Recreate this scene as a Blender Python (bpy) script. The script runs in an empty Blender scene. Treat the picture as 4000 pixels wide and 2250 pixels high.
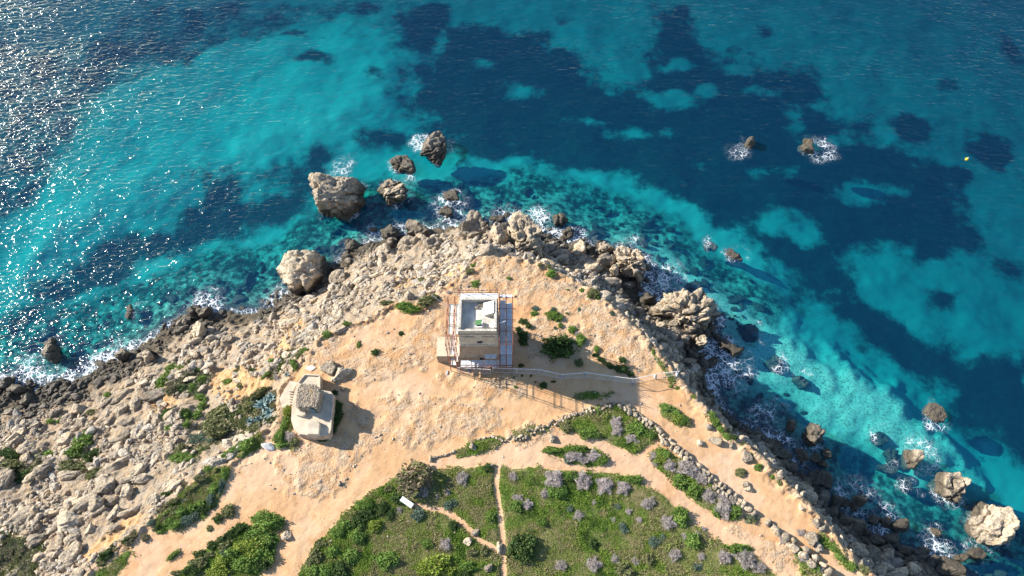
import bpy, bmesh, math, random
import numpy as np

# ------------------------------------------------------------------ camera, world, sun, exposure
SC = bpy.context.scene
COL = SC.collection
CAM_H, PITCH, FPX = 100.0, math.radians(28.0), 2667.0       # metres above the plateau, tilt from straight down, focal length in photo pixels
SEA = -16.0
cam_d = bpy.data.cameras.new('camera'); cam = bpy.data.objects.new('camera', cam_d); COL.objects.link(cam)
cam.location = (0, 0, CAM_H); cam.rotation_euler = (PITCH, 0, 0)
cam_d.sensor_width = 36.0; cam_d.lens = FPX / 4000.0 * 36.0; cam_d.clip_start = 1.0; cam_d.clip_end = 6000.0
SC.camera = cam
SUN_EL, SUN_AZ = math.radians(26.6), math.radians(159.8)      # direction towards the sun, azimuth from +x counter-clockwise
world = bpy.data.worlds.new('World'); SC.world = world; world.use_nodes = True
wn = world.node_tree.nodes; wn.clear()
w_out = wn.new('ShaderNodeOutputWorld'); w_bg = wn.new('ShaderNodeBackground'); w_sky = wn.new('ShaderNodeTexSky')
w_sky.sky_type = 'NISHITA'; w_sky.sun_disc = False; w_sky.sun_elevation = SUN_EL
w_sky.sun_rotation = math.pi / 2 - SUN_AZ; w_sky.altitude = 50; w_sky.dust_density = 0.2; w_sky.ozone_density = 2.0
w_bg.inputs['Strength'].default_value = 0.10
world.node_tree.links.new(w_sky.outputs[0], w_bg.inputs[0]); world.node_tree.links.new(w_bg.outputs[0], w_out.inputs[0])
sun_d = bpy.data.lights.new('sun', 'SUN'); sun_d.energy = 5.0; sun_d.angle = math.radians(0.53); sun_d.color = (1.0, 0.93, 0.82)
sun = bpy.data.objects.new('sun', sun_d); COL.objects.link(sun); sun.location = (-150, 60, 120)
sun.rotation_euler = (math.pi / 2 - SUN_EL, 0, SUN_AZ + math.pi / 2)
VS = SC.view_settings
VS.view_transform = 'Standard'; VS.look = 'None'; VS.gamma = 1.0; VS.use_curve_mapping = False; VS.exposure = 1.0
SC.cycles.use_denoising = True; SC.cycles.max_bounces = 6; SC.cycles.transparent_max_bounces = 12
SC.cycles.sample_clamp_indirect = 4.0; SC.cycles.caustics_reflective = False; SC.cycles.caustics_refractive = False

# ------------------------------------------------------------------ photo pixels (4000 x 2250) to places
CT, ST = math.cos(PITCH), math.sin(PITCH)
def ray(px, py):
    a, b = np.asarray(px, float) - 2000.0, 1125.0 - np.asarray(py, float)
    return a, b * CT + FPX * ST, b * ST - FPX * CT
def W(px, py, z=0.0):
    dx, dy, dz = ray(px, py); t = (z - CAM_H) / dz
    return dx * t, dy * t
DS = 4000.0 / 2576.0
def DW(pts, z=0.0): return [tuple(float(c) for c in W(x * DS, y * DS, z)) for x, y in pts]
def Zc(ox, oy, s, x, y): return ox + x / s, oy + y / s

# ------------------------------------------------------------------ noise
def _h(ix, iy, seed):
    n = (ix.astype(np.int64) * 374761393 + iy.astype(np.int64) * 668265263 + seed * 974634777) & 0x7fffffff
    n = ((n ^ (n >> 13)) * 1274126177) & 0x7fffffff
    return ((n ^ (n >> 16)) & 0xffff) / 65535.0
def vnoise(x, y, seed=0):
    ix, iy = np.floor(x), np.floor(y); fx, fy = x - ix, y - iy
    ux, uy = fx * fx * fx * (fx * (fx * 6 - 15) + 10), fy * fy * fy * (fy * (fy * 6 - 15) + 10)
    a, b, c, d = _h(ix, iy, seed), _h(ix + 1, iy, seed), _h(ix, iy + 1, seed), _h(ix + 1, iy + 1, seed)
    return (a + (b - a) * ux) * (1 - uy) + (c + (d - c) * ux) * uy
def fbm(x, y, seed=0, o=4, g=0.5):
    s, a, t = 0.0, 1.0, 0.0
    for k in range(o):
        c, n = math.cos(k * 1.1), math.sin(k * 1.1)
        s = s + a * vnoise((x * c - y * n) * 2 ** k + 17.3 * k, (x * n + y * c) * 2 ** k + 9.1 * k, seed + k); t += a; a *= g
    return s / t
def ridged(x, y, seed=0, o=4): 
    s, a, t = 0.0, 1.0, 0.0
    for k in range(o):
        c, n = math.cos(k * 1.3), math.sin(k * 1.3)
        s = s + a * (1 - np.abs(2 * vnoise((x * c - y * n) * 2 ** k + 5.3 * k, (x * n + y * c) * 2 ** k + 3.7 * k, seed + k) - 1)); t += a; a *= 0.55
    return s / t
def sstep(a, b, x):
    t = np.clip((x - a) / (b - a), 0, 1); return t * t * (3 - 2 * t)
def cells(x, y, seed=0):
    """distance to nearest and second nearest jittered cell point, and cell id"""
    ix, iy = np.floor(x), np.floor(y); f1 = np.full(np.shape(x), 9.0); f2 = f1.copy(); idn = np.zeros(np.shape(x))
    for ox in (-1, 0, 1):
        for oy in (-1, 0, 1):
            cx, cy = ix + ox, iy + oy
            d = np.hypot(cx + _h(cx, cy, seed) - x, cy + _h(cx, cy, seed + 7) - y)
            m = d < f1; f2 = np.where(m, f1, np.minimum(f2, d)); idn = np.where(m, _h(cx, cy, seed + 13), idn); f1 = np.where(m, d, f1)
    return f1, f2, idn

# ------------------------------------------------------------------ signed distance fields on a 0.5 m grid (positive inside)
GX0, GX1, GY0, GY1, GS = -160.0, 160.0, -90.0, 175.0, 0.5
gx = np.arange(GX0, GX1 + GS, GS); gy = np.arange(GY0, GY1 + GS, GS)
GXX, GYY = np.meshgrid(gx, gy)
def sdf_pts(poly, X, Y):
    p = np.array(poly); q = np.roll(p, -1, 0); best = np.full(X.shape, 1e9); ins = np.zeros(X.shape, bool)
    for (ax, ay), (bx, by) in zip(p, q):
        ex, ey = bx - ax, by - ay; L = ex * ex + ey * ey + 1e-9
        t = np.clip(((X - ax) * ex + (Y - ay) * ey) / L, 0, 1)
        best = np.minimum(best, (X - ax - t * ex) ** 2 + (Y - ay - t * ey) ** 2)
        c = (ay > Y) != (by > Y)
        with np.errstate(divide='ignore', invalid='ignore'):
            ins ^= c & (X < (bx - ax) * (Y - ay) / (by - ay + 1e-12) + ax)
    d = np.sqrt(best); return np.where(ins, d, -d)
def sdf(poly):
    """small polygons are only measured near themselves"""
    p = np.array(poly); m = 12.0; out = np.full(GXX.shape, -m)
    i0, i1 = np.searchsorted(gx, [p[:, 0].min() - m, p[:, 0].max() + m]); j0, j1 = np.searchsorted(gy, [p[:, 1].min() - m, p[:, 1].max() + m])
    out[j0:j1, i0:i1] = np.maximum(sdf_pts(poly, GXX[j0:j1, i0:i1], GYY[j0:j1, i0:i1]), -m); return out
def line_d(pts, m=8.0):
    p = np.array(pts); out = np.full(GXX.shape, m)
    i0, i1 = np.searchsorted(gx, [p[:, 0].min() - m, p[:, 0].max() + m]); j0, j1 = np.searchsorted(gy, [p[:, 1].min() - m, p[:, 1].max() + m])
    X, Y = GXX[j0:j1, i0:i1], GYY[j0:j1, i0:i1]; best = np.full(X.shape, m * m)
    for (ax, ay), (bx, by) in zip(p[:-1], p[1:]):
        ex, ey = bx - ax, by - ay; t = np.clip(((X - ax) * ex + (Y - ay) * ey) / (ex * ex + ey * ey + 1e-9), 0, 1)
        best = np.minimum(best, (X - ax - t * ex) ** 2 + (Y - ay - t * ey) ** 2)
    out[j0:j1, i0:i1] = np.sqrt(best); return out
def samp(f, X, Y):
    u = np.clip((np.asarray(X, float) - GX0) / GS, 0, f.shape[1] - 1.001); v = np.clip((np.asarray(Y, float) - GY0) / GS, 0, f.shape[0] - 1.001)
    i, j = u.astype(int), v.astype(int); a, b = u - i, v - j
    return (f[j, i] * (1 - a) + f[j, i + 1] * a) * (1 - b) + (f[j + 1, i] * (1 - a) + f[j + 1, i + 1] * a) * b

P_EDGE = DW([(2190,1449),(2120,1372),(2075,1305),(2012,1242),(1962,1200),(1922,1150),(1862,1105),(1802,1050),(1762,1010),(1722,960),(1692,925),(1652,880),(1612,835),(1562,792),(1522,752),(1472,720),(1420,692),(1375,667),(1300,645),(1240,634),(1195,648),(1165,690),(1120,718),(1060,752),(985,765),(930,795),(865,822),(800,850),(762,890),(735,930),(706,975),(690,1060),(650,1100),(600,1150),(560,1170),(480,1222),(400,1292),(330,1352),(262,1405),(205,1449)])
P_EDGE = [(100, -85), (80, -30)] + P_EDGE + [(-78, -15), (-95, -85)]
S_EDGE = DW([(0,965),(90,980),(160,965),(240,925),(330,880),(400,838),(450,803),(520,785),(600,795),(680,775),(712,738),(760,735),(815,690),(870,645),(930,605),(1000,590),(1060,580),(1120,575),(1180,560),(1250,565),(1320,565),(1400,600),(1450,615),(1520,632),(1580,640),(1620,680),(1612,712),(1600,745),(1650,770),(1700,760),(1760,770),(1790,810),(1780,850),(1750,885),(1775,925),(1775,980),(1845,1065),(1945,1115),(1990,1175),(2045,1210),(2085,1285),(2145,1335),(2240,1380),(2330,1410),(2400,1449)], SEA)
S_EDGE = [(-158, -85), (-140, 20)] + S_EDGE + [(92, -10), (140, -85)]
sdP, sdS = sdf_pts(P_EDGE, GXX, GYY), sdf_pts(S_EDGE, GXX, GYY)
sdS = sdS + 1.6 * (fbm(GXX * .25, GYY * .25, 3) - .5) + 1.2 * (fbm(GXX * .9, GYY * .9, 5, 2) - .5)
sdP = sdP + 1.4 * (fbm(GXX * .35, GYY * .35, 8) - .5)

GRASS = [  # vegetated ground, photo pixels at 2576 wide
 [(690,1600),(770,1410),(810,1360),(850,1310),(890,1270),(930,1240),(1000,1200),(1040,1182),(1100,1183),(1170,1178),(1250,1175),(1380,1183),(1500,1188),(1560,1195),(1620,1220),(1680,1253),(1720,1298),(1790,1352),(1830,1374),(1900,1404),(1975,1475),(2100,1600)],
 [(1400,1065),(1450,1042),(1520,1022),(1560,1018),(1600,1040),(1655,1100),(1640,1130),(1605,1145),(1540,1120),(1480,1095),(1420,1085)],
 [(1290,1088),(1380,1065),(1400,1075),(1300,1105)], [(1150,1135),(1200,1108),(1260,1098),(1270,1115),(1200,1145),(1155,1147)],
 [(1365,1135),(1440,1120),(1500,1130),(1545,1155),(1500,1175),(1430,1170),(1400,1145)],
 [(1630,1140),(1650,1120),(1700,1150),(1780,1200),(1850,1260),(1860,1300),(1820,1305),(1760,1270),(1700,1215),(1650,1175)],
 [(1655,1015),(1690,1018),(1735,1055),(1735,1075),(1700,1070),(1665,1045)], [(1770,1035),(1800,1055),(1840,1108),(1815,1102),(1785,1065)],
 [(2000,1380),(2040,1400),(2090,1465),(2030,1465),(1995,1400)],
 [(420,1465),(500,1400),(560,1360),(610,1322),(650,1328),(692,1360),(690,1392),(660,1425),(640,1465)],
 [(628,1302),(670,1290),(715,1300),(710,1330),(670,1327)], [(390,1312),(430,1270),(480,1222),(540,1180),(577,1185),(562,1230),(547,1270),(500,1312),(450,1332),(400,1327)],
 [(545,1152),(600,1105),(650,1090),(660,1110),(620,1145),(560,1162)], [(1430,1000),(1480,985),(1545,985),(1530,1000),(1460,1008)],
 [(2040,1310),(2100,1372),(2150,1435),(2128,1432),(2078,1370)], [(225,1465),(290,1400),(330,1378),(335,1400),(275,1465)],
 [(725,1030),(740,1040),(735,1090),(752,1110),(740,1130),(700,1125),(700,1090)], [(820,1020),(850,1010),(862,1040),(850,1080),(820,1085)],
 [(1645,890),(1680,930),(1700,965),(1685,965),(1655,920)]]
HEATH = [[(-40,1325),(60,1342),(130,1372),(150,1475),(-40,1475)], [(420,1165),(470,1110),(520,1062),(600,1000),(640,1005),(645,1060),(560,1112),(480,1172)],
 [(630,1000),(700,985),(708,1060),(655,1090),(600,1090)], [(-40,1130),(60,1125),(70,1180),(-40,1200)], [(390,940),(450,900),(500,915),(515,950),(470,985),(400,975)],
 [(500,1060),(590,1020),(600,1060),(540,1110),(510,1100)], [(690,940),(730,900),(770,880),(770,900),(720,965),(690,985)]]
ROCKY = [[(1190,660),(1300,645),(1420,690),(1520,760),(1610,840),(1690,930),(1640,920),(1560,900),(1480,870),(1450,800),(1340,770),(1290,740),(1120,740),(1010,790),(960,780),(1060,750),(1150,700)],
 [(760,900),(800,850),(860,825),(960,780),(1100,760),(1110,900),(1060,920),(1000,930),(860,960),(800,930)], [(690,1150),(790,1130),(860,1200),(820,1250),(740,1240)],
 [(880,1040),(1000,1000),(1200,1010),(1250,1060),(1150,1100),(1000,1110),(900,1100)], [(1120,950),(1300,950),(1310,1000),(1150,1000)], [(1340,760),(1480,840),(1440,900),(1330,900)],
 [(1850,1340),(1960,1370),(2010,1430),(1930,1410)], [(1285,1090),(1400,1060),(1560,1012),(1560,1030),(1420,1075),(1300,1112)], [(800,1100),(920,1090),(900,1170),(780,1150)]]
CLAY = [[(700,770),(745,760),(765,880),(740,920),(690,900),(640,930),(560,985),(520,960),(600,930),(660,890)], [(480,890),(600,900),(640,960),(690,930),(715,960),(640,1010),(560,1000),(500,960)],
 [(1180,640),(1200,650),(1150,700),(1110,730),(1090,715),(1140,680)], [(380,1300),(330,1360),(250,1420),(215,1405),(300,1340),(360,1285)], [(400,950),(430,930),(440,960),(415,990)], [(330,940),(420,910),(410,1000),(330,1010)], [(980,690),(1050,680),(1060,710),(1000,725)]]
TRAIL = [[(1252,1170),(1248,1230),(1258,1290),(1265,1360),(1272,1600)], [(1045,1272),(1120,1285),(1170,1320),(1200,1355),(1265,1392)], [(1605,1148),(1650,1118)]]
TRACK = [(1000,1195),(1085,1152),(1150,1148),(1250,1122),(1400,1092),(1480,1098),(1540,1122),(1605,1148),(1640,1150),(1700,1220),(1760,1272),(1860,1325),(1920,1355),(2025,1470),(1985,1470),(1900,1402),(1790,1350),(1720,1295),(1680,1250),(1610,1212),(1560,1192),(1400,1180),(1250,1172),(1100,1180),(1040,1180)]
wx = .9 * (fbm(GXX * .8, GYY * .8, 21, 3) - .5) * 2; 
fld = lambda polys, z=0.0: np.maximum.reduce([sdf(DW(p, z)) for p in polys])
sd_grass = fld(GRASS) + .8 * wx * .7
trail_d = np.minimum.reduce([line_d(DW(t)) for t in TRAIL])
sd_grass = np.minimum(sd_grass, trail_d - .42)
sd_heath = np.maximum(fld(HEATH[:1], -7.), np.maximum(fld(HEATH[1:3], -2.5), fld(HEATH[3:], -6.))) + 1.6 * wx
sd_rocky = np.minimum(fld(ROCKY) + 2.2 * wx, 9 * (fbm(GXX * .16, GYY * .16, 23, 4) - .37))
sd_clay = fld(CLAY, -4.) + 1.6 * wx
sd_track = np.maximum(sdf(DW(TRACK)), .4 - trail_d) + .15 * wx

def height(X, Y, full=True):
    """terrain and seabed height over world x, y"""
    p, s = samp(sdP, X, Y), samp(sdS, X, Y)
    t = np.clip(s / (s + np.maximum(-p, 0) + 1e-3), 0, 1)
    cliff = sstep(-6, 14, X + .25 * (Y - 45))
    scree = t ** 1.15
    wall = np.where(t < .62, .30 * t / .62, .30 + .70 * sstep(0, 1, (t - .62) / .38))
    rug = fbm(X * .28, Y * .28, 31, 4) - .5
    z = SEA + (-SEA - .15) * (scree * (1 - cliff) + wall * cliff) + rug * 2.4 * np.minimum(1, 4 * t * (1 - t) + .1)
    top = .9 * (fbm(X * .045, Y * .045, 41, 3) - .5)
    z = np.where(p > 0, top * sstep(0, 6, p), z)
    d_ = np.maximum(-s, 0); sea_z = SEA - (.3 + 5.2 * (1 - np.exp(-d_ / 17)) + .055 * d_) + 1.6 * (fbm(X * .12, Y * .12, 51, 4) - .5) * sstep(0, 8, -s)
    z = np.where(s < 0, np.minimum(z, sea_z), z)
    if full:
        r = np.clip(sstep(-1.5, 1.0, samp(sd_rocky, X, Y)), 0, 1) * (p > 0)
        g = sstep(-.2, .5, samp(sd_grass, X, Y)); slope = (p <= .6) & (s > -3)
        f1, f2, idn = cells(X * .75 + fbm(X * 1.1, Y * 1.1, 60, 2), Y * .75 + fbm(X * 1.1, Y * 1.1, 63, 2), 61)
        slab = sstep(.0, .30, f2 - f1) * (idn - .35) * .55
        z = z + r * (slab * .36 + .24 * (ridged(X * .6, Y * .6, 65, 4) - .55) + .08 * (fbm(X * 3.4, Y * 3.4, 68, 2) - .5))
        edge = sstep(2.2, .2, np.abs(p - .6)) * (1 - g)
        z = z + edge * (.9 * (ridged(X * .55, Y * .55, 71, 4) - .6))
        z = z + np.where(slope, (ridged(X * .8, Y * .8, 75, 4) - .55) * .9 * np.minimum(1, np.maximum(s + 3, 0) / 3), 0)
        z = z + (.16 * (fbm(X * .6, Y * .6, 81, 3) - .5) + .06 * (fbm(X * 2.6, Y * 2.6, 85, 2) - .5)) * (p > 0)
        z = z + g * .14 - sstep(.9, .1, samp(trail_d, X, Y)) * .06
    return z
def ground_at(x, y): return float(height(np.array([x]), np.array([y]))[0])
def hit(px, py):
    """where the line of sight of a photo pixel meets the ground (or the sea surface)"""
    dx, dy, dz = ray(px, py); z = np.arange(3.0, SEA - .25, -.25); t = (z - CAM_H) / dz
    h = np.maximum(height(dx * t, dy * t), SEA); k = int(np.argmax(h >= z - 1e-6))
    return float(dx * t[k]), float(dy * t[k]), float(max(h[k], SEA))

# ------------------------------------------------------------------ helpers: objects and materials
def tag(o, label=None, cat=None, group=None, kind=None):
    if label: o['label'] = label
    if cat: o['category'] = cat
    if group: o['group'] = group
    if kind: o['kind'] = kind
    return o
def empty(name, loc, rz=0, **k):
    o = bpy.data.objects.new(name, None); COL.objects.link(o); o.location = loc; o.rotation_euler = (0, 0, rz); o.empty_display_size = .3
    return tag(o, **k)
def link(name, me, parent=None, **k):
    o = bpy.data.objects.new(name, me); COL.objects.link(o); o.parent = parent
    return tag(o, **k)
def mesh_np(name, V, Fc, mat, smooth=False, attrs=None):
    """fast mesh from arrays of vertices and equal-sided faces"""
    V = np.ascontiguousarray(V, np.float32); Fc = np.ascontiguousarray(Fc, np.int32); n = Fc.shape[1]
    me = bpy.data.meshes.new(name); me.vertices.add(len(V)); me.vertices.foreach_set('co', V.ravel())
    me.loops.add(Fc.size); me.loops.foreach_set('vertex_index', Fc.ravel())
    me.polygons.add(len(Fc)); me.polygons.foreach_set('loop_start', np.arange(0, Fc.size, n, dtype=np.int32))
    me.polygons.foreach_set('use_smooth', np.full(len(Fc), smooth)); me.update(calc_edges=True)
    for an, av in (attrs or {}).items():
        a = me.attributes.new(an, 'FLOAT_COLOR', 'POINT'); a.data.foreach_set('color', np.ascontiguousarray(av, np.float32).ravel())
    me.materials.append(mat); return me
class B:
    """collects boxes, prisms and tubes for one mesh"""
    def __init__(s): s.v, s.f = [], []
    def add(s, v, f):
        n = len(s.v); s.v += [tuple(p) for p in v]; s.f += [tuple(i + n for i in q) for q in f]; return s
    def prism(s, bot, top):
        n = len(bot); return s.add(list(bot) + list(top), [tuple(range(n))[::-1], tuple(range(n, 2 * n))] + [(i, (i + 1) % n, n + (i + 1) % n, n + i) for i in range(n)])
    def box(s, x0, y0, z0, x1, y1, z1):
        return s.prism([(x0, y0, z0), (x1, y0, z0), (x1, y1, z0), (x0, y1, z0)], [(x0, y0, z1), (x1, y0, z1), (x1, y1, z1), (x0, y1, z1)])
    def tube(s, a, b, r, n=6, r2=None):
        a, b = np.array(a, float), np.array(b, float); d = b - a; d /= np.linalg.norm(d) + 1e-9
        u = np.cross(d, (0, 0, 1.) if abs(d[2]) < .9 else (1., 0, 0)); u /= np.linalg.norm(u); w = np.cross(d, u); r2 = r if r2 is None else r2
        ring = lambda c, q: [c + q * (math.cos(2 * math.pi * k / n) * u + math.sin(2 * math.pi * k / n) * w) for k in range(n)]
        return s.prism(ring(a, r), ring(b, r2))
    def build(s, name, mat, parent=None, bevel=0, **k):
        me = bpy.data.meshes.new(name); me.from_pydata(s.v, [], s.f); bm = bmesh.new(); bm.from_mesh(me); bmesh.ops.recalc_face_normals(bm, faces=bm.faces)
        if bevel: bmesh.ops.bevel(bm, geom=bm.edges[:], offset=bevel, segments=2, affect='EDGES', profile=.6)
        bm.to_mesh(me); bm.free(); me.materials.append(mat); return link(name, me, parent, **k)

class M:
    """small node-graph builder"""
    def __init__(s, name):
        s.m = bpy.data.materials.new(name); s.m.use_nodes = True; s.t = s.m.node_tree; s.t.nodes.clear(); s.out = s.n('OutputMaterial')
    def n(s, t, **kw):
        o = s.t.nodes.new('ShaderNode' + t)
        for k, v in kw.items(): setattr(o, k, v)
        return o
    def l(s, a, b): s.t.links.new(a, b)
    def put(s, sock, v):
        if isinstance(v, bpy.types.NodeSocket): s.l(v, sock)
        elif isinstance(v, (tuple, list)) and sock.type == 'RGBA' and len(v) == 3: sock.default_value = (*v, 1)
        else: sock.default_value = v
    def pos(s):
        if not hasattr(s, '_p'): s._p = s.n('NewGeometry').outputs['Position']
        return s._p
    def obj(s): return s.n('TexCoord').outputs['Object']
    def noise(s, scale, detail=4, rough=.55, vec=None, dist=0.0, col=False):
        o = s.n('TexNoise'); s.l(vec or s.pos(), o.inputs['Vector']); o.inputs['Scale'].default_value = scale; o.inputs['Detail'].default_value = detail
        o.inputs['Roughness'].default_value = rough; o.inputs['Distortion'].default_value = dist; return o.outputs['Color' if col else 0]
    def voro(s, scale, feature='F1', out='Distance', vec=None):
        o = s.n('TexVoronoi', feature=feature); s.l(vec or s.pos(), o.inputs['Vector']); o.inputs['Scale'].default_value = scale; return o.outputs[out]
    def ramp(s, f, lo, hi, a=0.0, b=1.0):
        o = s.n('MapRange', clamp=True, interpolation_type='SMOOTHSTEP'); s.put(o.inputs['Value'], f)
        for k, v in zip(('From Min', 'From Max', 'To Min', 'To Max'), (lo, hi, a, b)): s.put(o.inputs[k], v)
        return o.outputs[0]
    def mix(s, f, a, b, mode='MIX'):
        o = s.n('Mix', data_type='RGBA', blend_type=mode); s.put(o.inputs[0], f); s.put(o.inputs[6], a); s.put(o.inputs[7], b); return o.outputs[2]
    def math(s, op, a, b=0.0, c=None):
        o = s.n('Math', operation=op); s.put(o.inputs[0], a); s.put(o.inputs[1], b)
        if c is not None: s.put(o.inputs[2], c)
        return o.outputs[0]
    def attr(s, name):
        a = s.n('Attribute', attribute_name=name); c = s.n('SeparateColor'); s.l(a.outputs['Color'], c.inputs[0]); return a.outputs['Color'], c.outputs
    def bump(s, h, dist, strength=1.0, nrm=None):
        o = s.n('Bump'); s.put(o.inputs['Height'], h); o.inputs['Distance'].default_value = dist; o.inputs['Strength'].default_value = strength
        if nrm: s.l(nrm, o.inputs['Normal'])
        return o.outputs[0]
    def bsdf(s, col, rough=.9, nrm=None, spec=.25, metal=0.0):
        o = s.n('BsdfPrincipled'); s.put(o.inputs['Base Color'], col); s.put(o.inputs['Roughness'], rough); o.inputs['Specular IOR Level'].default_value = spec; s.put(o.inputs['Metallic'], metal)
        if nrm: s.l(nrm, o.inputs['Normal'])
        return o.outputs[0]
    def done(s, sh): s.l(sh, s.out.inputs['Surface']); return s.m
def plain(name, col, rough=.7, var=.18, scale=3.0, bump=0.0, metal=0.0):
    m = M(name); n = m.noise(scale, 5); c = m.mix(m.ramp(n, .3, .7), tuple(v * (1 - var) for v in col), tuple(min(1, v * (1 + var)) for v in col))
    return m.done(m.bsdf(c, rough, m.bump(n, bump) if bump else None, metal=metal))

def limestone(name, tint=False):
    """pale limestone: cream, grey weathering, ochre stain, pits; dark and wet just above the water"""
    m = M(name); p = m.pos(); n1, n2, n3 = m.noise(.55, 5), m.noise(2.0, 6, .66), m.noise(6, 4, .65)
    wd = m.n('VectorMath', operation='MULTIPLY_ADD'); m.l(m.noise(1.2, 3, .6, None, 0, True), wd.inputs[0]); wd.inputs[1].default_value = (1.3, 1.3, 1.3); m.l(p, wd.inputs[2]); wv = wd.outputs[0]
    c = m.mix(m.ramp(n1, .35, .65), (.66, .55, .42), (.56, .48, .38))
    c = m.mix(m.ramp(n2, .48, .66), c, (.33, .30, .265)); c = m.mix(m.ramp(m.noise(.9, 3), .58, .74, 0, .75), c, (.56, .36, .16))
    c = m.mix(m.ramp(n3, .56, .70, 0, .8), c, (.13, .11, .09)); c = m.mix(m.ramp(m.voro(1.1, 'DISTANCE_TO_EDGE', vec=wv), .05, .0, 0, .75), c, (.12, .10, .08))
    if tint: c = m.mix(1.0, c, m.attr('tint')[0], 'MULTIPLY')
    else:
        r = m.n('ObjectInfo').outputs['Random']; g = m.n('ValToRGB'); m.l(r, g.inputs[0]); e = g.color_ramp.elements
        e[0].color = (.55, .54, .53, 1); e[1].color = (1.25, 1.2, 1.1, 1); c = m.mix(1.0, c, g.outputs[0], 'MULTIPLY')
    z = m.n('SeparateXYZ'); m.l(p, z.inputs[0]); wet = m.ramp(m.math('ADD', z.outputs[2], m.math('MULTIPLY', n1, 2.6)), SEA + 4.7, SEA + 2.8)
    c = m.mix(m.math('MULTIPLY', wet, .86), c, (.055, .048, .036))
    b = m.bump(m.math('ADD', n2, m.math('MULTIPLY', n3, .45)), .45)
    return m.done(m.bsdf(c, m.ramp(wet, 0, 1, .95, .45), b, .3))

def leaf_mat(name):
    m = M(name); a, _ = m.attr('tint'); r = m.n('ObjectInfo').outputs['Random']
    c = m.mix(m.ramp(r, 0, 1, 0, .35), a, m.mix(1.0, a, (.6, .62, .5), 'MULTIPLY')); d = m.n('BsdfTranslucent'); m.put(d.inputs[0], c)
    x = m.n('MixShader'); x.inputs[0].default_value = .22; m.l(m.bsdf(c, .65, None, .2), x.inputs[1]); m.l(d.outputs[0], x.inputs[2]); return m.done(x.outputs[0])

MAT_ROCK, MAT_STONES, MAT_LEAF = limestone('limestone'), limestone('limestone_rubble', True), leaf_mat('leaf')

def ground_mat():
    m = M('earth'); p = m.pos(); wd = m.n('VectorMath', operation='MULTIPLY_ADD'); m.l(m.noise(.7, 4, .6, None, 0, True), wd.inputs[0]); wd.inputs[1].default_value = (3., 3., 0.); m.l(p, wd.inputs[2]); wv = wd.outputs[0]
    _, k = m.attr('mask'); gr, ro, cl = k[0], k[1], k[2]; _, q = m.attr('mask2'); sc, he, tr = q[0], q[1], q[2]
    n0, n1, n2, n3 = m.noise(.11, 4), m.noise(.7, 5), m.noise(3.0, 6, .65), m.noise(14, 3, .7)
    c = m.mix(m.ramp(n0, .35, .65), (.62, .365, .185), (.66, .43, .245)); c = m.mix(m.ramp(n1, .45, .75, 0, .6), c, (.50, .26, .11))
    c = m.mix(m.ramp(m.noise(6, 5, .7), .54, .70, 0, .5), c, (.70, .53, .37)); c = m.mix(m.ramp(m.noise(5, 5, .7), .46, .30, 0, .55), c, (.36, .20, .10)); c = m.mix(m.ramp(m.noise(.3, 4), .52, .68, 0, .5), c, (.66, .46, .30)); c = m.mix(m.ramp(m.voro(2.2), .16, .08, 0, .5), c, (.68, .56, .42))
    c = m.mix(m.ramp(m.noise(.07, 5, .6), .50, .62, 0, .4), c, (.73, .54, .40)); c = m.mix(m.math('MULTIPLY', tr, .5), c, (.69, .47, .32)); c = m.mix(m.ramp(m.noise(.16, 4, .6), .54, .66, 0, .5), c, (.56, .29, .13))
    rk = m.mix(m.ramp(n1, .35, .65), (.66, .49, .33), (.62, .39, .22)); rk = m.mix(m.ramp(n2, .52, .68), rk, (.38, .26, .16)); rk = m.mix(m.ramp(m.voro(.55, 'DISTANCE_TO_EDGE', vec=wv), .03, .0, 0, .45), rk, (.26, .17, .10)); rk = m.mix(m.ramp(m.noise(.35, 3), .5, .66, 0, .7), rk, (.60, .34, .16))
    c = m.mix(m.ramp(m.math('ADD', ro, m.math('MULTIPLY', m.math('SUBTRACT', n1, .5), .8)), .35, .65), c, rk)
    sl = m.mix(m.ramp(n1, .35, .65), (.40, .335, .26), (.46, .34, .22)); sl = m.mix(m.ramp(n2, .5, .65), sl, (.30, .24, .18)); c = m.mix(sc, c, sl)
    c = m.mix(m.ramp(cl, .25, .7), c, m.mix(m.ramp(n1, .35, .7), (.60, .41, .23), (.58, .34, .15)))
    g = m.mix(m.ramp(n1, .4, .6), (.11, .17, .035), (.22, .22, .08)); g = m.mix(m.ramp(m.noise(.28, 4), .45, .62), g, (.30, .24, .13)); g = m.mix(m.ramp(n2, .55, .7), g, (.07, .10, .03))
    c = m.mix(m.ramp(m.math('ADD', gr, m.math('MULTIPLY', m.math('SUBTRACT', n2, .5), .7)), .4, .6), c, g)
    c = m.mix(m.math('MULTIPLY', he, m.ramp(n2, .38, .58)), c, m.mix(m.ramp(n1, .4, .6), (.17, .19, .08), (.26, .23, .14)))
    z = m.n('SeparateXYZ'); m.l(p, z.inputs[0]); wet = m.ramp(m.math('ADD', z.outputs[2], m.math('MULTIPLY', n1, 2.0)), SEA + 3.4, SEA + 1.8)
    c = m.mix(m.math('MULTIPLY', wet, .8), c, (.06, .055, .04))
    rel = m.math('ADD', m.math('MULTIPLY', n2, m.ramp(m.math('MAXIMUM', ro, sc), 0, 1, .12, 1.0)), m.math('MULTIPLY', n3, .10))
    return m.done(m.bsdf(c, .95, m.bump(rel, .45), .15))
MAT_EARTH = ground_mat()

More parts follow.
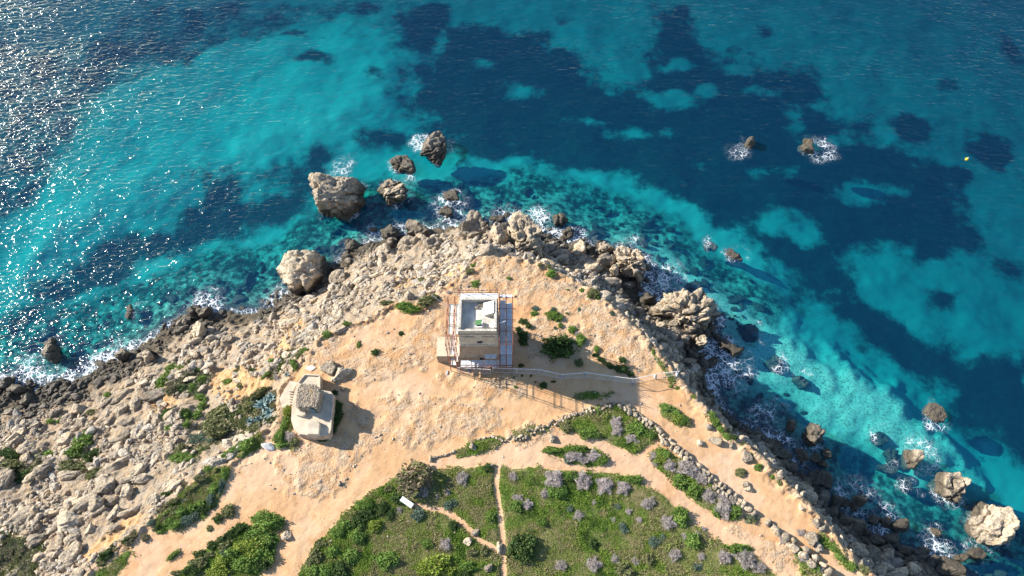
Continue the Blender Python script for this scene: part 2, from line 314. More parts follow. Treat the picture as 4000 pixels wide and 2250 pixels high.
def seabed_mat():
    m = M('seabed'); _, k = m.attr('mask'); gs, sh = k[0], k[1]; p = m.pos()
    n1, n2, n3 = m.noise(.22, 5, .6), m.noise(.8, 5, .6), m.noise(2.6, 4, .6)
    sand = m.mix(m.ramp(n1, .3, .7), (.62, .60, .50), (.72, .69, .58)); weed = m.mix(m.ramp(n2, .35, .7), (.012, .03, .03), (.035, .055, .045))
    f = m.math('ADD', m.math('ADD', gs, m.math('MULTIPLY', m.math('SUBTRACT', m.noise(.12, 6, .68), .5), 1.7)), m.math('MULTIPLY', m.math('SUBTRACT', n2, .5), .5)); f = m.ramp(f, .20, .80, .0, .95)
    near = m.mix(m.ramp(m.math('ADD', m.math('MULTIPLY', n2, .6), m.math('MULTIPLY', n1, .4)), .42, .64), (.05, .065, .045), (.62, .60, .46)); near = m.mix(m.ramp(n3, .56, .68, 0, .8), near, (.12, .11, .07)); near = m.mix(m.ramp(m.voro(.42), .34, .10, 0, .6), near, (.08, .09, .06))
    c = m.mix(m.ramp(m.math('ADD', sh, m.math('MULTIPLY', m.math('SUBTRACT', n1, .5), .6)), .3, .7), sand, near); c = m.mix(f, c, weed); c = m.mix(m.math('MULTIPLY', k[2], m.ramp(n2, .30, .55, .35, 1.0)), c, m.mix(m.ramp(n3, .45, .65), (.78, .76, .62), (.34, .35, .25)))
    return m.done(m.bsdf(c, .95, None, .0))
MAT_BED = seabed_mat()

def water_mat():
    """clear sea: sky and sun mirrored on wind ripples, tinted light from below, lacy foam where the mask says"""
    m = M('sea_water'); p = m.pos(); _, k = m.attr('foam'); fo, ca = k[0], k[1]
    mp = m.n('Mapping', vector_type='POINT'); m.l(p, mp.inputs[0]); mp.inputs['Rotation'].default_value = (0, 0, math.radians(58)); mp.inputs['Scale'].default_value = (.45, 1.20, 1)
    w1, w2, w3 = m.noise(.30, 3, .5, mp.outputs[0]), m.noise(1.15, 2, .55, mp.outputs[0], .4), m.noise(4.2, 2, .6, mp.outputs[0])
    gust = m.math('MULTIPLY', m.ramp(m.noise(.05, 3, .55, mp.outputs[0]), .35, .68, .7, 1.25), m.math('MULTIPLY_ADD', ca, 1.9, 1.0))
    h = m.math('ADD', m.math('MULTIPLY', w1, .55), m.math('MULTIPLY', m.math('MULTIPLY', w2, gust), .42)); sp = m.math('MULTIPLY', m.ramp(m.noise(1.9, 1, .5, mp.outputs[0], .3), .56, .80), m.ramp(m.noise(.16, 3, .6, mp.outputs[0]), .40, .66, .25, 1.0))
    h = m.math('ADD', h, m.math('MULTIPLY', m.math('MULTIPLY', sp, gust), .05)); nb = m.bump(h, .52)
    vd = m.n('VectorMath', operation='DOT_PRODUCT'); m.l(nb, vd.inputs[0]); m.l(m.n('NewGeometry').outputs['Incoming'], vd.inputs[1])
    fre = m.math('MULTIPLY_ADD', m.math('POWER', m.math('SUBTRACT', 1.0, m.math('MINIMUM', m.math('ABSOLUTE', vd.outputs['Value']), 1.0)), 5.0), .97, .03)
    gl = m.n('BsdfGlossy'); gl.inputs['Color'].default_value = (1, 1, 1, 1); gl.inputs['Roughness'].default_value = .14; m.l(nb, gl.inputs['Normal'])
    tr = m.n('BsdfTransparent'); tr.inputs['Color'].default_value = (.86, .98, 1.0, 1)
    df = m.n('BsdfDiffuse'); df.inputs['Color'].default_value = (.0, .13, .38, 1)
    bd = m.n('MixShader'); bd.inputs[0].default_value = .11; m.l(tr.outputs[0], bd.inputs[1]); m.l(df.outputs[0], bd.inputs[2])
    x = m.n('MixShader'); m.l(fre, x.inputs[0]); m.l(bd.outputs[0], x.inputs[1]); m.l(gl.outputs[0], x.inputs[2])
    wv = m.noise(.9, 3, .6, None, 0, True); wm = m.n('VectorMath', operation='MULTIPLY_ADD'); m.l(wv, wm.inputs[0]); wm.inputs[1].default_value = (1.1, 1.1, 0); m.l(p, wm.inputs[2])
    lace = m.math('MINIMUM', m.voro(.9, 'DISTANCE_TO_EDGE', vec=wm.outputs[0]), m.math('MULTIPLY', m.voro(2.3, 'DISTANCE_TO_EDGE', vec=wm.outputs[0]), 1.4))
    th = m.math('MULTIPLY', fo, m.ramp(m.noise(.6, 4), .38, .66, .15, 1.15))
    ff = m.math('MULTIPLY', m.ramp(m.math('SUBTRACT', m.math('MULTIPLY', th, .19), lace), -.02, .03), m.ramp(fo, .02, .25))
    fd = m.n('BsdfDiffuse'); fd.inputs['Color'].default_value = (.82, .86, .90, 1)
    y = m.n('MixShader'); m.l(m.math('MULTIPLY', ff, .88), y.inputs[0]); m.l(x.outputs[0], y.inputs[1]); m.l(fd.outputs[0], y.inputs[2])
    ab = m.n('VolumeAbsorption'); ab.inputs['Color'].default_value = (.0, .805, .825, 1); ab.inputs['Density'].default_value = .29; m.l(ab.outputs[0], m.out.inputs['Volume'])
    return m.done(y.outputs[0])
MAT_SEA = water_mat()

# ------------------------------------------------------------------ terrain: one height field, cut into ground, path and scree slope
def axis(a, b, s, lo, hi, g=1.35):
    v = list(np.arange(a, b + s / 2, s)); d = s; h, l = v[-1], v[0]
    while h < hi: d *= g; h += d; v.append(h)
    d = s; front = []
    while l > lo: d *= g; l -= d; front.append(l)
    return np.array(front[::-1] + v)
AX, AY = axis(-108, 84, .25, -158, 158), axis(-2, 84, .25, -86, 90)
TX, TY = np.meshgrid(AX, AY); TZ = height(TX, TY)
mask_of = lambda f, a, b: sstep(a, b, samp(f, TX, TY))
pT, sT = samp(sdP, TX, TY), samp(sdS, TX, TY)
m_gr, m_ro, m_cl, m_he, m_tr = mask_of(sd_grass, -.35, .35), mask_of(sd_rocky, -1.5, 1.), mask_of(sd_clay, -1.2, 1.2), mask_of(sd_heath, -1., 1.), mask_of(sd_track, -.6, .6)
m_sc = sstep(.5, -.8, pT); m_ro = np.maximum(m_ro * (pT > 0), sstep(1.6, .3, pT) * (1 - m_gr))
gyv, gxv = np.gradient(TZ, AY, AX)
def grid_part(name, keep, mat, V, attrs, nrm, ny, nx, **k):
    """faces of the height field chosen by a mask, as one object, keeping the shared normals"""
    idx = np.arange(ny * nx).reshape(ny, nx); q = np.stack([idx[:-1, :-1], idx[:-1, 1:], idx[1:, 1:], idx[1:, :-1]], -1)[keep]
    u, inv = np.unique(q, return_inverse=True)
    me = mesh_np(name, V[u], inv.reshape(q.shape), mat, True, {a: v[u] for a, v in attrs.items()})
    me.normals_split_custom_set_from_vertices(nrm[u]); return link(name, me, None, **k)
nrm = np.stack([-gxv, -gyv, np.ones_like(TZ)], -1); nrm /= np.linalg.norm(nrm, axis=-1, keepdims=True)
TV = np.stack([TX, TY, TZ], -1).reshape(-1, 3); one = np.ones_like(TZ)
ta = {'mask': np.stack([m_gr, m_ro, m_cl, one], -1).reshape(-1, 4), 'mask2': np.stack([m_sc, m_he, m_tr, one], -1).reshape(-1, 4)}
cc = lambda a: (a[:-1, :-1] + a[1:, 1:]) / 2
above = np.maximum(np.maximum(TZ[:-1, :-1], TZ[1:, 1:]), np.maximum(TZ[1:, :-1], TZ[:-1, 1:])) > SEA - 1.0
is_tr, is_sc = cc(samp(sd_track, TX, TY)) > 0, cc(pT) < 0
ny, nx = TZ.shape; nf = nrm.reshape(-1, 3)
grid_part('ground', above & ~is_tr & ~is_sc, MAT_EARTH, TV, ta, nf, ny, nx, label='sandy rocky plateau of the headland with green patches', cat='ground', kind='structure')
grid_part('dirt_path', above & is_tr & ~is_sc, MAT_EARTH, TV, ta, nf, ny, nx, label='beaten dirt track and narrow trails across the plateau', cat='path', kind='structure')
grid_part('cliff_slope', above & is_sc, MAT_EARTH, TV, ta, nf, ny, nx, label='broken cliff and scree slope falling to the sea', cat='terrain', kind='structure')

# ------------------------------------------------------------------ seabed and sea
BX, BY = axis(-132, 132, .6, -1500, 1500, 1.6), axis(4, 152, .6, -400, 2200, 1.6)
SX, SY = np.meshgrid(BX, BY); CX, CY = np.clip(SX, -158, 158), np.clip(SY, -86, 172)
SZ = height(CX, CY, False) - .06
BZ = -22.0
def sea_poly(pts): return DW(pts, BZ)
WEED = [[(985,15),(1040,-20),(1110,-20),(1135,30),(1230,25),(1290,50),(1370,60),(1400,90),(1440,110),(1460,160),(1520,185),(1600,180),(1640,120),(1650,-20),(1735,-20),(1760,50),(1790,90),(1830,110),(1900,130),(1960,160),(2020,130),(2080,150),(2120,200),(2110,240),(2060,250),(2110,290),(2180,280),(2240,330),(2300,350),(2380,355),(2420,400),(2450,480),(2460,600),(2400,640),(2250,640),(2150,615),(2120,680),(2150,740),(2250,790),(2330,845),(2430,870),(2500,890),(2620,890),(2620,1150),(2480,1090),(2380,1010),(2300,940),(2200,870),(2100,820),(2030,780),(1960,690),(1890,610),(1840,560),(1760,530),(1700,500),(1600,460),(1500,430),(1400,430),(1300,420),(1180,390),(1100,340),(1040,290),(1000,250),(1050,200),(1020,120),(1030,90)],
 [(-60,60),(60,90),(200,40),(330,-30),(920,-30),(880,12),(700,52),(540,92),(430,142),(340,168),(270,203),(215,245),(175,300),(155,370),(110,450),(40,520),(-60,560)],
 [(830,395),(760,425),(700,450),(640,470),(560,465),(510,470),(470,520),(420,560),(330,600),(240,650),(120,720),(60,800),(160,800),(300,740),(420,690),(520,660),(620,620),(700,600),(770,560),(840,500)]]
BLOB = [(735,65,27,17),(792,145,45,25),(935,180,19,20),(1010,182,20,18),(1940,42,36,26),(2395,183,30,18),(2325,300,66,46),(2525,345,68,58),(2580,70,32,70),(2565,665,55,26),(2378,742,32,22),(1415,30,30,14),(2440,410,40,25),(2000,540,24,18),(2120,420,60,60),(960,350,60,40),(830,90,40,10),(2290,540,60,70)]
HOLE = [(1105,75,26,34),(1590,160,45,34),(1700,150,40,22),(1690,235,60,22),(1880,150,40,14),(1900,200,40,12),(2010,270,30,36),(2100,330,40,20),(1970,560,90,40),(2020,580,50,40),(1320,215,40,16),(1590,330,60,16),(1860,640,40,30),(1780,200,26,20),(1960,420,40,16),(2250,470,60,24),(1480,300,40,14),(1210,140,22,12),(2170,480,50,20)]
f_w = np.maximum.reduce([sdf_pts(sea_poly(p), CX, CY) for p in WEED])
for cx, cy, rx, ry in HOLE + BLOB:
    x, y = W(cx * DS, cy * DS, BZ); sx = rx * DS * .0455; sy = ry * DS * .054
    d = (1.15 - np.hypot((CX - x) / sx, (CY - y) / sy)) * min(sx, sy) * 2.2
    f_w = np.minimum(f_w, -d) if (cx, cy, rx, ry) in HOLE else np.maximum(f_w, d)
f_w = f_w + 6.5 * (fbm(CX * .16, CY * .16, 91, 5, .55) - .5) * 2
dsea = -samp(sdS, CX, CY)
shal = sstep(24, 9, dsea + 10 * (fbm(CX * .1, CY * .1, 95, 4) - .5))
lag = sdf_pts(DW([(1560,605),(1680,640),(1800,740),(1900,800),(2000,830),(2120,900),(2250,980),(2380,1100),(2430,1190),(2330,1200),(2200,1140),(2080,1090),(1980,1020),(1870,960),(1820,880),(1820,800),(1700,720),(1640,680)], -18.5), CX, CY)
bright = sstep(-5, 5, lag + 9 * (fbm(CX * .16, CY * .16, 97, 5, .6) - .5)); bright *= .5 + .5 * sstep(18, 42, CX + .2 * CY)
thin = np.maximum(.42 * sstep(-6, 6, sdf_pts(sea_poly(WEED[1]), CX, CY)), .05 * sstep(-6, 6, sdf_pts(sea_poly(WEED[2]), CX, CY)))
weed = sstep(-7.5, 7.5, f_w) * (1 - thin) * (1 - .55 * shal) * (1 - .9 * bright)
ba = {'mask': np.stack([weed, shal * (1 - .75 * bright), bright, np.ones_like(weed)], -1).reshape(-1, 4)}
SZ = SZ * (1 - bright) + np.maximum(SZ, SEA - 2.2 + .8 * (fbm(CX * .5, CY * .5, 99, 3) - .5)) * bright
bank = sdf_pts(sea_poly([(880,12),(960,15),(1030,85),(1050,190),(960,320),(830,385),(640,465),(500,480),(380,560),(220,640),(60,720),(60,560),(150,380),(215,245),(340,168),(540,92),(700,52)]), CX, CY)
SZ = SZ + 2.9 * sstep(-7, 9, bank + 5 * (fbm(CX * .12, CY * .12, 98, 4) - .5))      # a shallower sand bank in the left bay
bx_, by_ = np.gradient(SZ, BY, BX)[::-1]; bn = np.stack([-bx_, -by_, np.ones_like(SZ)], -1); bn /= np.linalg.norm(bn, axis=-1, keepdims=True)
bk = np.minimum(np.minimum(SZ[:-1, :-1], SZ[1:, 1:]), np.minimum(SZ[1:, :-1], SZ[:-1, 1:])) < SEA - .4
grid_part('seabed', bk, MAT_BED, np.stack([SX, SY, SZ], -1).reshape(-1, 3), ba, bn.reshape(-1, 3), len(BY), len(BX), label='sandy seabed with dark seagrass meadows under clear water', cat='seabed', kind='structure')

SEA_ROCKS = []      # (x, y, radius, strength): filled by the boulders standing in the water, used for the foam

# ------------------------------------------------------------------ rocks
def ico(sub):
    bm = bmesh.new(); bmesh.ops.create_icosphere(bm, subdivisions=sub, radius=1.0); v = np.array([x.co[:] for x in bm.verts]); f = np.array([[w.index for w in q.verts] for q in bm.faces]); bm.free(); return v, f
ICO = {k: ico(k) for k in (1, 2, 3, 4, 5, 6)}
def n3(v, s, seed): return (vnoise(v[:, 0] * s + 31.7, v[:, 1] * s + v[:, 2] * s * .7, seed) + vnoise(v[:, 2] * s + 11.1, v[:, 1] * s - v[:, 0] * s * .6 + 5.5, seed + 3)) - 1.0
def rock_verts(seed, sub, planes=13, rough=.10, kk=16):
    rng = np.random.default_rng(seed); v, f = ICO[sub]; n = rng.normal(size=(planes, 3)); n /= np.linalg.norm(n, axis=1, keepdims=True); d = rng.uniform(.58, .98, planes)
    q = d[None] / np.maximum(v @ n.T, .08); r = -np.log(np.exp(-kk * q).sum(1)) / kk; r = np.minimum(r, 1.15)
    r = r * (1 + rough * (n3(v, 2.2, seed) + .6 * n3(v, 5.0, seed + 1) + (.35 * n3(v, 11.0, seed + 2) if sub > 2 else 0)))
    return v * r[:, None], f
ROCK_PROTO = [mesh_np('rock', *rock_verts(100 + k, 5, 12, .15, 34), MAT_ROCK, True) for k in range(12)]
rnd = random.Random(5)
def rock(name, x, y, z, sx, sy, sz, rz, k=None, sink=.35, **kw):
    o = link(name, ROCK_PROTO[(rnd.randrange(12) if k is None else k)], None, **kw)
    o.scale = (sx, sy, sz); o.rotation_euler = (rnd.uniform(-.25, .25), rnd.uniform(-.25, .25), rz); o.location = (x, y, z + sz * (1 - 2 * sink) * .8); return o
def big_rock(name, outline, base, tall, seed, label, cat='boulder', group=None, crack=0.0):
    """boulder from its outline in the photo (pixels), standing on base height, tall metres high"""
    zt = base + tall * .55; pts = np.array([W(px, py, zt) for px, py in outline]); c = pts.mean(0); q = pts - c
    th, R = np.arctan2(q[:, 1], q[:, 0]), np.hypot(q[:, 0], q[:, 1]); o = np.argsort(th); th, R = th[o], R[o]
    v, f = rock_verts(seed, 6 if R.mean() > 2.1 else 5, 20, .07, 40); hxy = np.hypot(v[:, 0], v[:, 1]); a = np.arctan2(v[:, 1], v[:, 0]); Ra = np.interp(a, th, R, period=2 * math.pi)
    elev = np.arctan2(v[:, 2], hxy); prof = np.cos(elev) ** .55; rr = np.linalg.norm(v, axis=1) / .86
    x, y = np.cos(a) * Ra * prof * rr ** .8, np.sin(a) * Ra * prof * rr ** .8; z = np.sign(v[:, 2]) * np.abs(np.sin(elev)) ** .8 * rr * tall * .62
    s = max(1.0, R.mean()); wv = np.stack([x, y, z], 1); dsp = .24 * (n3(wv, .8, seed + 5)) + .14 * n3(wv, 1.9, seed + 6) + .07 * n3(wv, 4.5, seed + 7) - .38 * np.maximum(0, .16 - np.abs(n3(wv, .55, seed + 8))) / .16 - .35 * np.maximum(0, n3(wv, 1.2, seed + 9) - .3)
    dsp = dsp * (1 + crack) + crack * .45 * (np.abs(n3(wv, 1.1, seed + 12)) - .3) - crack * .9 * np.maximum(0, .12 - np.abs(n3(wv, .8, seed + 14))) / .12
    wv = wv * (1 + (dsp / np.linalg.norm(wv + 1e-6, axis=1) * min(1.6, s * .6))[:, None])
    b = link(name, mesh_np(name, wv, f, MAT_ROCK, True), None, label=label, cat=cat, group=group); b.location = (c[0], c[1], base + tall * .42)
    if base <= SEA + .5: SEA_ROCKS.append((c[0], c[1], float(R.mean()), 1.0))
    return b
def zz(ox, oy, s, pts): return [Zc(ox, oy, s, *p) for p in pts]
def ell(cx, cy, rx, ry, a=0.0, n=10):
    ca, sa = math.cos(math.radians(a)), -math.sin(math.radians(a)); rr = random.Random(int(cx * 7 + cy))
    return [(cx + ca * rx * k * math.cos(t) - sa * ry * k * math.sin(t), cy + sa * rx * k * math.cos(t) + ca * ry * k * math.sin(t)) for t, k in [(2 * math.pi * i / n, rr.uniform(.88, 1.1)) for i in range(n)]]
A3 = (1000, 500, 2.576); A8 = (900, 900, 2.8975); AN = (1650, 830, 4.262); AR = (2200, 900, 4.262); AM = (2400, 900, 2.415); AS = (3000, 1480, 1.882); AO = (2600, 0, 1.61); AL = (0, 1100, 2.576)
BIG = [
 (A3, [(545,660),(575,560),(650,490),(740,480),(830,480),(940,465),(1010,490),(1050,560),(1055,640),(1040,760),(1000,840),(900,890),(780,890),(680,865),(625,885),(600,800),(580,710)], -17.2, 6.6, 'huge pitted grey boulder standing in the sea off the point'),
 (A3, [(1700,190),(1760,140),(1840,90),(1890,130),(1935,190),(1920,260),(1840,320),(1760,290),(1700,250)], -17.0, 3.6, 'peaked brown sea rock ringed by white foam, outermost of the cluster off the point'),
 (A3, [(1340,330),(1400,310),(1480,300),(1570,300),(1610,340),(1610,400),(1590,455),(1500,440),(1430,400),(1360,380)], -17.0, 2.8, 'yellowish flat block of rock in the foam between two dark sea rocks'),
 (A3, [(1235,620),(1280,540),(1350,515),(1440,530),(1520,580),(1525,640),(1480,700),(1380,725),(1290,720),(1245,690)], -17.2, 3.6, 'rounded dark brown sea rock just right of the huge boulder'),
 (A3, ell(1970,695,95,48), -17.0, 1.7, 'low dark wave washed rock above the foaming yellow one'), (A3, ell(1915,835,75,55), -16.8, 2.0, 'small yellow rock in a patch of foam near the point'),
 (A3, [(1510,970),(1545,930),(1590,950),(1640,1010),(1730,1050),(1760,1100),(1720,1150),(1650,1160),(1580,1110),(1510,1040)], -16.8, 3.4, 'tilted yellow slab of rock lying at the waterline left of the point'),
 (A3, ell(1345,1060,105,78), -17.0, 2.6, 'dark rounded boulder in the shallows beside the tilted yellow slab'), (A3, ell(1180,1025,50,44), -16.8, 1.2, 'small flat wet rock ringed by water left of the dark rounded boulder'),
 (A3, ell(980,1190,78,55), -16.8, 2.2, 'grey brown boulder at the water edge right of the big pale block'), (A3, ell(1300,1250,88,62), -15.8, 3.0, 'pale cracked boulder on the shore below the dark rounded one'),
 (A3, ell(1540,1190,112,78,25), -15.6, 3.6, 'pale wedge boulder on the shore under the tilted yellow slab'), (A3, ell(1820,1200,105,88,-20), -15.2, 4.2, 'broad pale boulder with a shaded brown face above the rubble beach'),
 (A3, ell(1352,1165,45,52), -15.6, 2.0, 'small cream block between the dark rounded boulder and the pale cracked one'),
 (A8, [(500,430),(600,360),(700,310),(850,260),(960,225),(1030,240),(1045,370),(1020,480),(960,580),(900,640),(820,660),(700,695),(600,640),(540,540)], -17.0, 7.0, 'big pale cream block leaning at the water edge left of the point'),
 (AN, [(640,420),(780,280),(880,60),(960,80),(1040,200),(1150,330),(1160,450),(1080,560),(900,560),(720,600),(700,500)], -14.5, 6.5, 'pointed cream crag at the very tip of the headland, foam on its left'),
 (AN, [(1160,360),(1230,260),(1330,290),(1400,350),(1430,500),(1280,560),(1180,520)], -13.0, 6.5, 'narrow brownish boulder wedged between the two largest tip boulders'),
 (AN, [(1400,260),(1430,180),(1600,170),(1750,200),(1900,270),(1980,330),(2060,480),(2050,600),(2000,650),(2005,720),(1930,790),(1780,780),(1620,720),(1500,560),(1420,480),(1400,380)], -14.0, 8.0, 'massive cream boulder with a smooth ochre lower face at the tip'),
 (AN, [(1290,600),(1380,530),(1500,560),(1590,640),(1610,750),(1480,720),(1420,700),(1300,680)], -6.5, 4.0, 'grey pitted block between the massive boulder and the plateau edge'),
 (AN, [(80,640),(160,420),(280,470),(390,600),(380,700),(200,700)], -14.5, 4.2, 'wedge shaped boulder with a dark shaded side above the rubble beach'),
 (AN, ell(100,745,92,70), -13.0, 2.6, 'whitish boulder below the wedge shaped one'), (AN, ell(390,860,112,78,-20), -12.5, 3.0, 'whitish split boulder on the rubble left of the ochre ridge'),
 (AN, ell(2285,120,125,95,-40), -16.8, 1.8, 'yellow brown rock with foam around it right of the massive boulder'), (AN, ell(2420,360,112,80), -16.8, 1.7, 'rounded olive rock in white foam right of the tip'),
 (AN, ell(2200,500,105,75), -16.6, 2.2, 'dark triangular rock in the shadow of the massive boulder'), (AN, ell(1250,110,110,50), -16.8, 1.6, 'small yellow rock between foam streaks directly off the tip'),
 (AR, ell(260,385,145,135), -16.6, 4.0, 'dark grey boulder first right of the shaded rubble gully'), (AR, ell(660,320,145,120), -16.6, 4.2, 'brown boulder with an ochre foot left of the whitish fractured crag'),
 (AR, [(840,240),(1000,250),(1150,310),(1290,380),(1380,500),(1420,640),(1380,760),(1290,820),(1180,780),(1080,640),(950,620),(850,560),(800,450)], -16.8, 7.0, 'whitish fractured crag with a black shaded seaward side'),
 (AR, ell(1060,660,120,52), -14.0, 3.6, 'grey slab below the whitish fractured crag'), (AR, ell(850,655,92,68,-15), -13.0, 2.8, 'blocky grey boulder left of the grey slab'), (AR, ell(670,500,130,52), -12.0, 2.6, 'long buff boulder above the heap of round stones'),
 (AR, ell(1410,1130,108,82), -16.6, 3.2, 'smooth olive boulder at the head of the foaming inlet'),
 (AM, [(320,720),(420,680),(540,640),(560,610),(700,585),(800,620),(880,690),(960,740),(970,790),(920,850),(940,930),(860,980),(720,990),(640,900),(500,830),(330,800)], -16.8, 6.0, 'large knobbly grey rock platform jutting out below the inlet'),
 (AM, ell(810,1060,55,60), -16.0, 3.2, 'upright brown block at the foot of the knobbly platform'), (AM, ell(1110,1120,112,70,-20), -17.0, 1.8, 'dark wave washed rock off the cliff below the platform'),
 (AM, ell(1290,970,88,78), -18.6, 1.9, 'olive boulder lying just under the turquoise water'), (AM, ell(1520,1260,85,80), -18.6, 1.9, 'mottled drowned boulder in the bright turquoise shallows'), (AM, ell(1770,1420,85,50,-30), -18.4, 1.8, 'long brown drowned rock at the lower edge of the turquoise shallows'),
 (AM, ell(905,140,70,40,-30), -17.7, 1.6, 'upper end of the drowned olive reef right of the inlet'), (AM, ell(1130,240,100,42,-32), -17.4, 1.8, 'lower brown end of the drowned reef right of the inlet'),
 (AS, ell(1240,250,85,58,-15), -17.0, 2.0, 'dark low rock with a foam streak alone at the far right'), (AS, ell(1070,590,66,76), -17.2, 3.2, 'yellow sea rock with foam on its right, uppermost of the right hand stacks'),
 (AS, [(1240,780),(1290,690),(1340,680),(1400,730),(1430,820),(1440,890),(1390,930),(1310,880),(1250,830)], -17.2, 3.8, 'pale jagged sea stack in the middle of the right hand row'),
 (AS, [(1460,1100),(1530,1000),(1590,920),(1660,950),(1730,940),(1790,1030),(1810,1150),(1750,1200),(1640,1205),(1540,1190)], -17.2, 4.8, 'largest whitish sea stack with a dark shaded foot at the lower right'),
 (AS, ell(340,420,72,85), -16.8, 3.4, 'tall dark block at the cliff foot by the edge of the shadow'), (AS, ell(175,350,35,50), -16.6, 1.8, 'dark wet rock left of the tall block at the cliff foot'),
 (AS, ell(1530,1285,58,42), -16.8, 1.8, 'small tan rock below the largest sea stack'), (AS, ell(1420,1315,48,30), -16.6, 1.6, 'small buff rock at the end of the foam below the sea stacks'), (AS, ell(1235,1125,52,32,-30), -16.8, 1.6, 'tan rock with a white wash beside it at the lower right shore'),
 (AS, ell(670,900,52,45), -16.6, 1.8, 'dark rock in blue foam at the foot of the right cliff'), (AS, ell(910,560,42,72,20), -18.4, 1.6, 'drowned grey rock left of the yellow sea rock'), (AS, ell(880,660,70,36,-20), -18.2, 1.6, 'flat drowned rock left of the pale jagged stack'), (AS, ell(810,440,60,62), -18.6, 1.6, 'olive drowned boulder at the lower end of the turquoise shallows'),
 (AS, ell(1010,790,60,50), -18.2, 1.6, 'grey drowned boulder below the flat drowned rock'), (AS, ell(870,1290,62,50,30), -15.5, 2.6, 'large grey boulder on the shadowed beach at the bottom right'), (AS, ell(1060,1400,60,60), -15.0, 2.4, 'pale grey boulder at the bottom edge of the shadowed beach'),
 (AO, ell(525,905,35,28), -17.0, 2.4, 'left of the two small lone brown rocks far off the point'), (AO, ell(890,930,62,30,-40), -17.0, 2.2, 'right of the two small lone brown rocks far off the point'),
 (AL, ell(510,620,62,46), -17.0, 2.0, 'smaller upper lump of the black rock pair in the glitter on the left'), (AL, ell(520,725,88,78), -17.2, 3.4, 'larger lower lump of the black rock pair in the glitter on the left'),
 (AL, ell(1310,310,32,85,-15), -17.2, 1.5, 'narrow pale rock awash in the glittering water'), (AL, ell(165,1095,112,45,8), -16.8, 2.6, 'long black shore slab at the far left edge'), (AL, ell(340,1040,60,34), -16.8, 1.7, 'small black shore rock in the white wash at the far left'),
 (AL, ell(270,1190,90,52,40), -16.2, 2.8, 'slanting dark grey shore slab below the long black one'), (AL, ell(55,1030,75,48,35), -16.6, 2.4, 'black rock cut by the left edge of the picture'), (AL, ell(640,1000,62,32), -16.6, 1.7, 'dark low rock on the shore right of the white wash'),
 (AL, ell(1250,745,108,42,8), -16.2, 2.6, 'long dark grey slab on the left shore'), (AL, ell(1480,745,60,64), -14.6, 2.8, 'cream rounded boulder right of the long dark grey slab'), (AL, ell(1930,305,45,62), -16.6, 2.4, 'upright dark rock at the shore, first of a pair'), (AL, ell(2040,315,85,48,25), -16.4, 2.6, 'broad dark grey rock at the shore, second of a pair'),
 (AL, ell(1830,450,88,45,45), -15.8, 2.6, 'slanting dark slab between the shore and the scree'), (AL, ell(2005,515,72,82,-20), -15.0, 3.4, 'large grey brown boulder above the slanting dark slab'),
]
FOOT = []
for i, (z, pts, base, tall, lab) in enumerate(BIG):
    b = big_rock('boulder', zz(*z, pts), base, tall, 300 + i * 11, lab, group='large boulders and sea stacks', crack=.9 if 'knobbly' in lab or 'fractured' in lab else .35 if 'huge' in lab or 'massive' in lab else .0); FOOT.append((b.location.x, b.location.y))

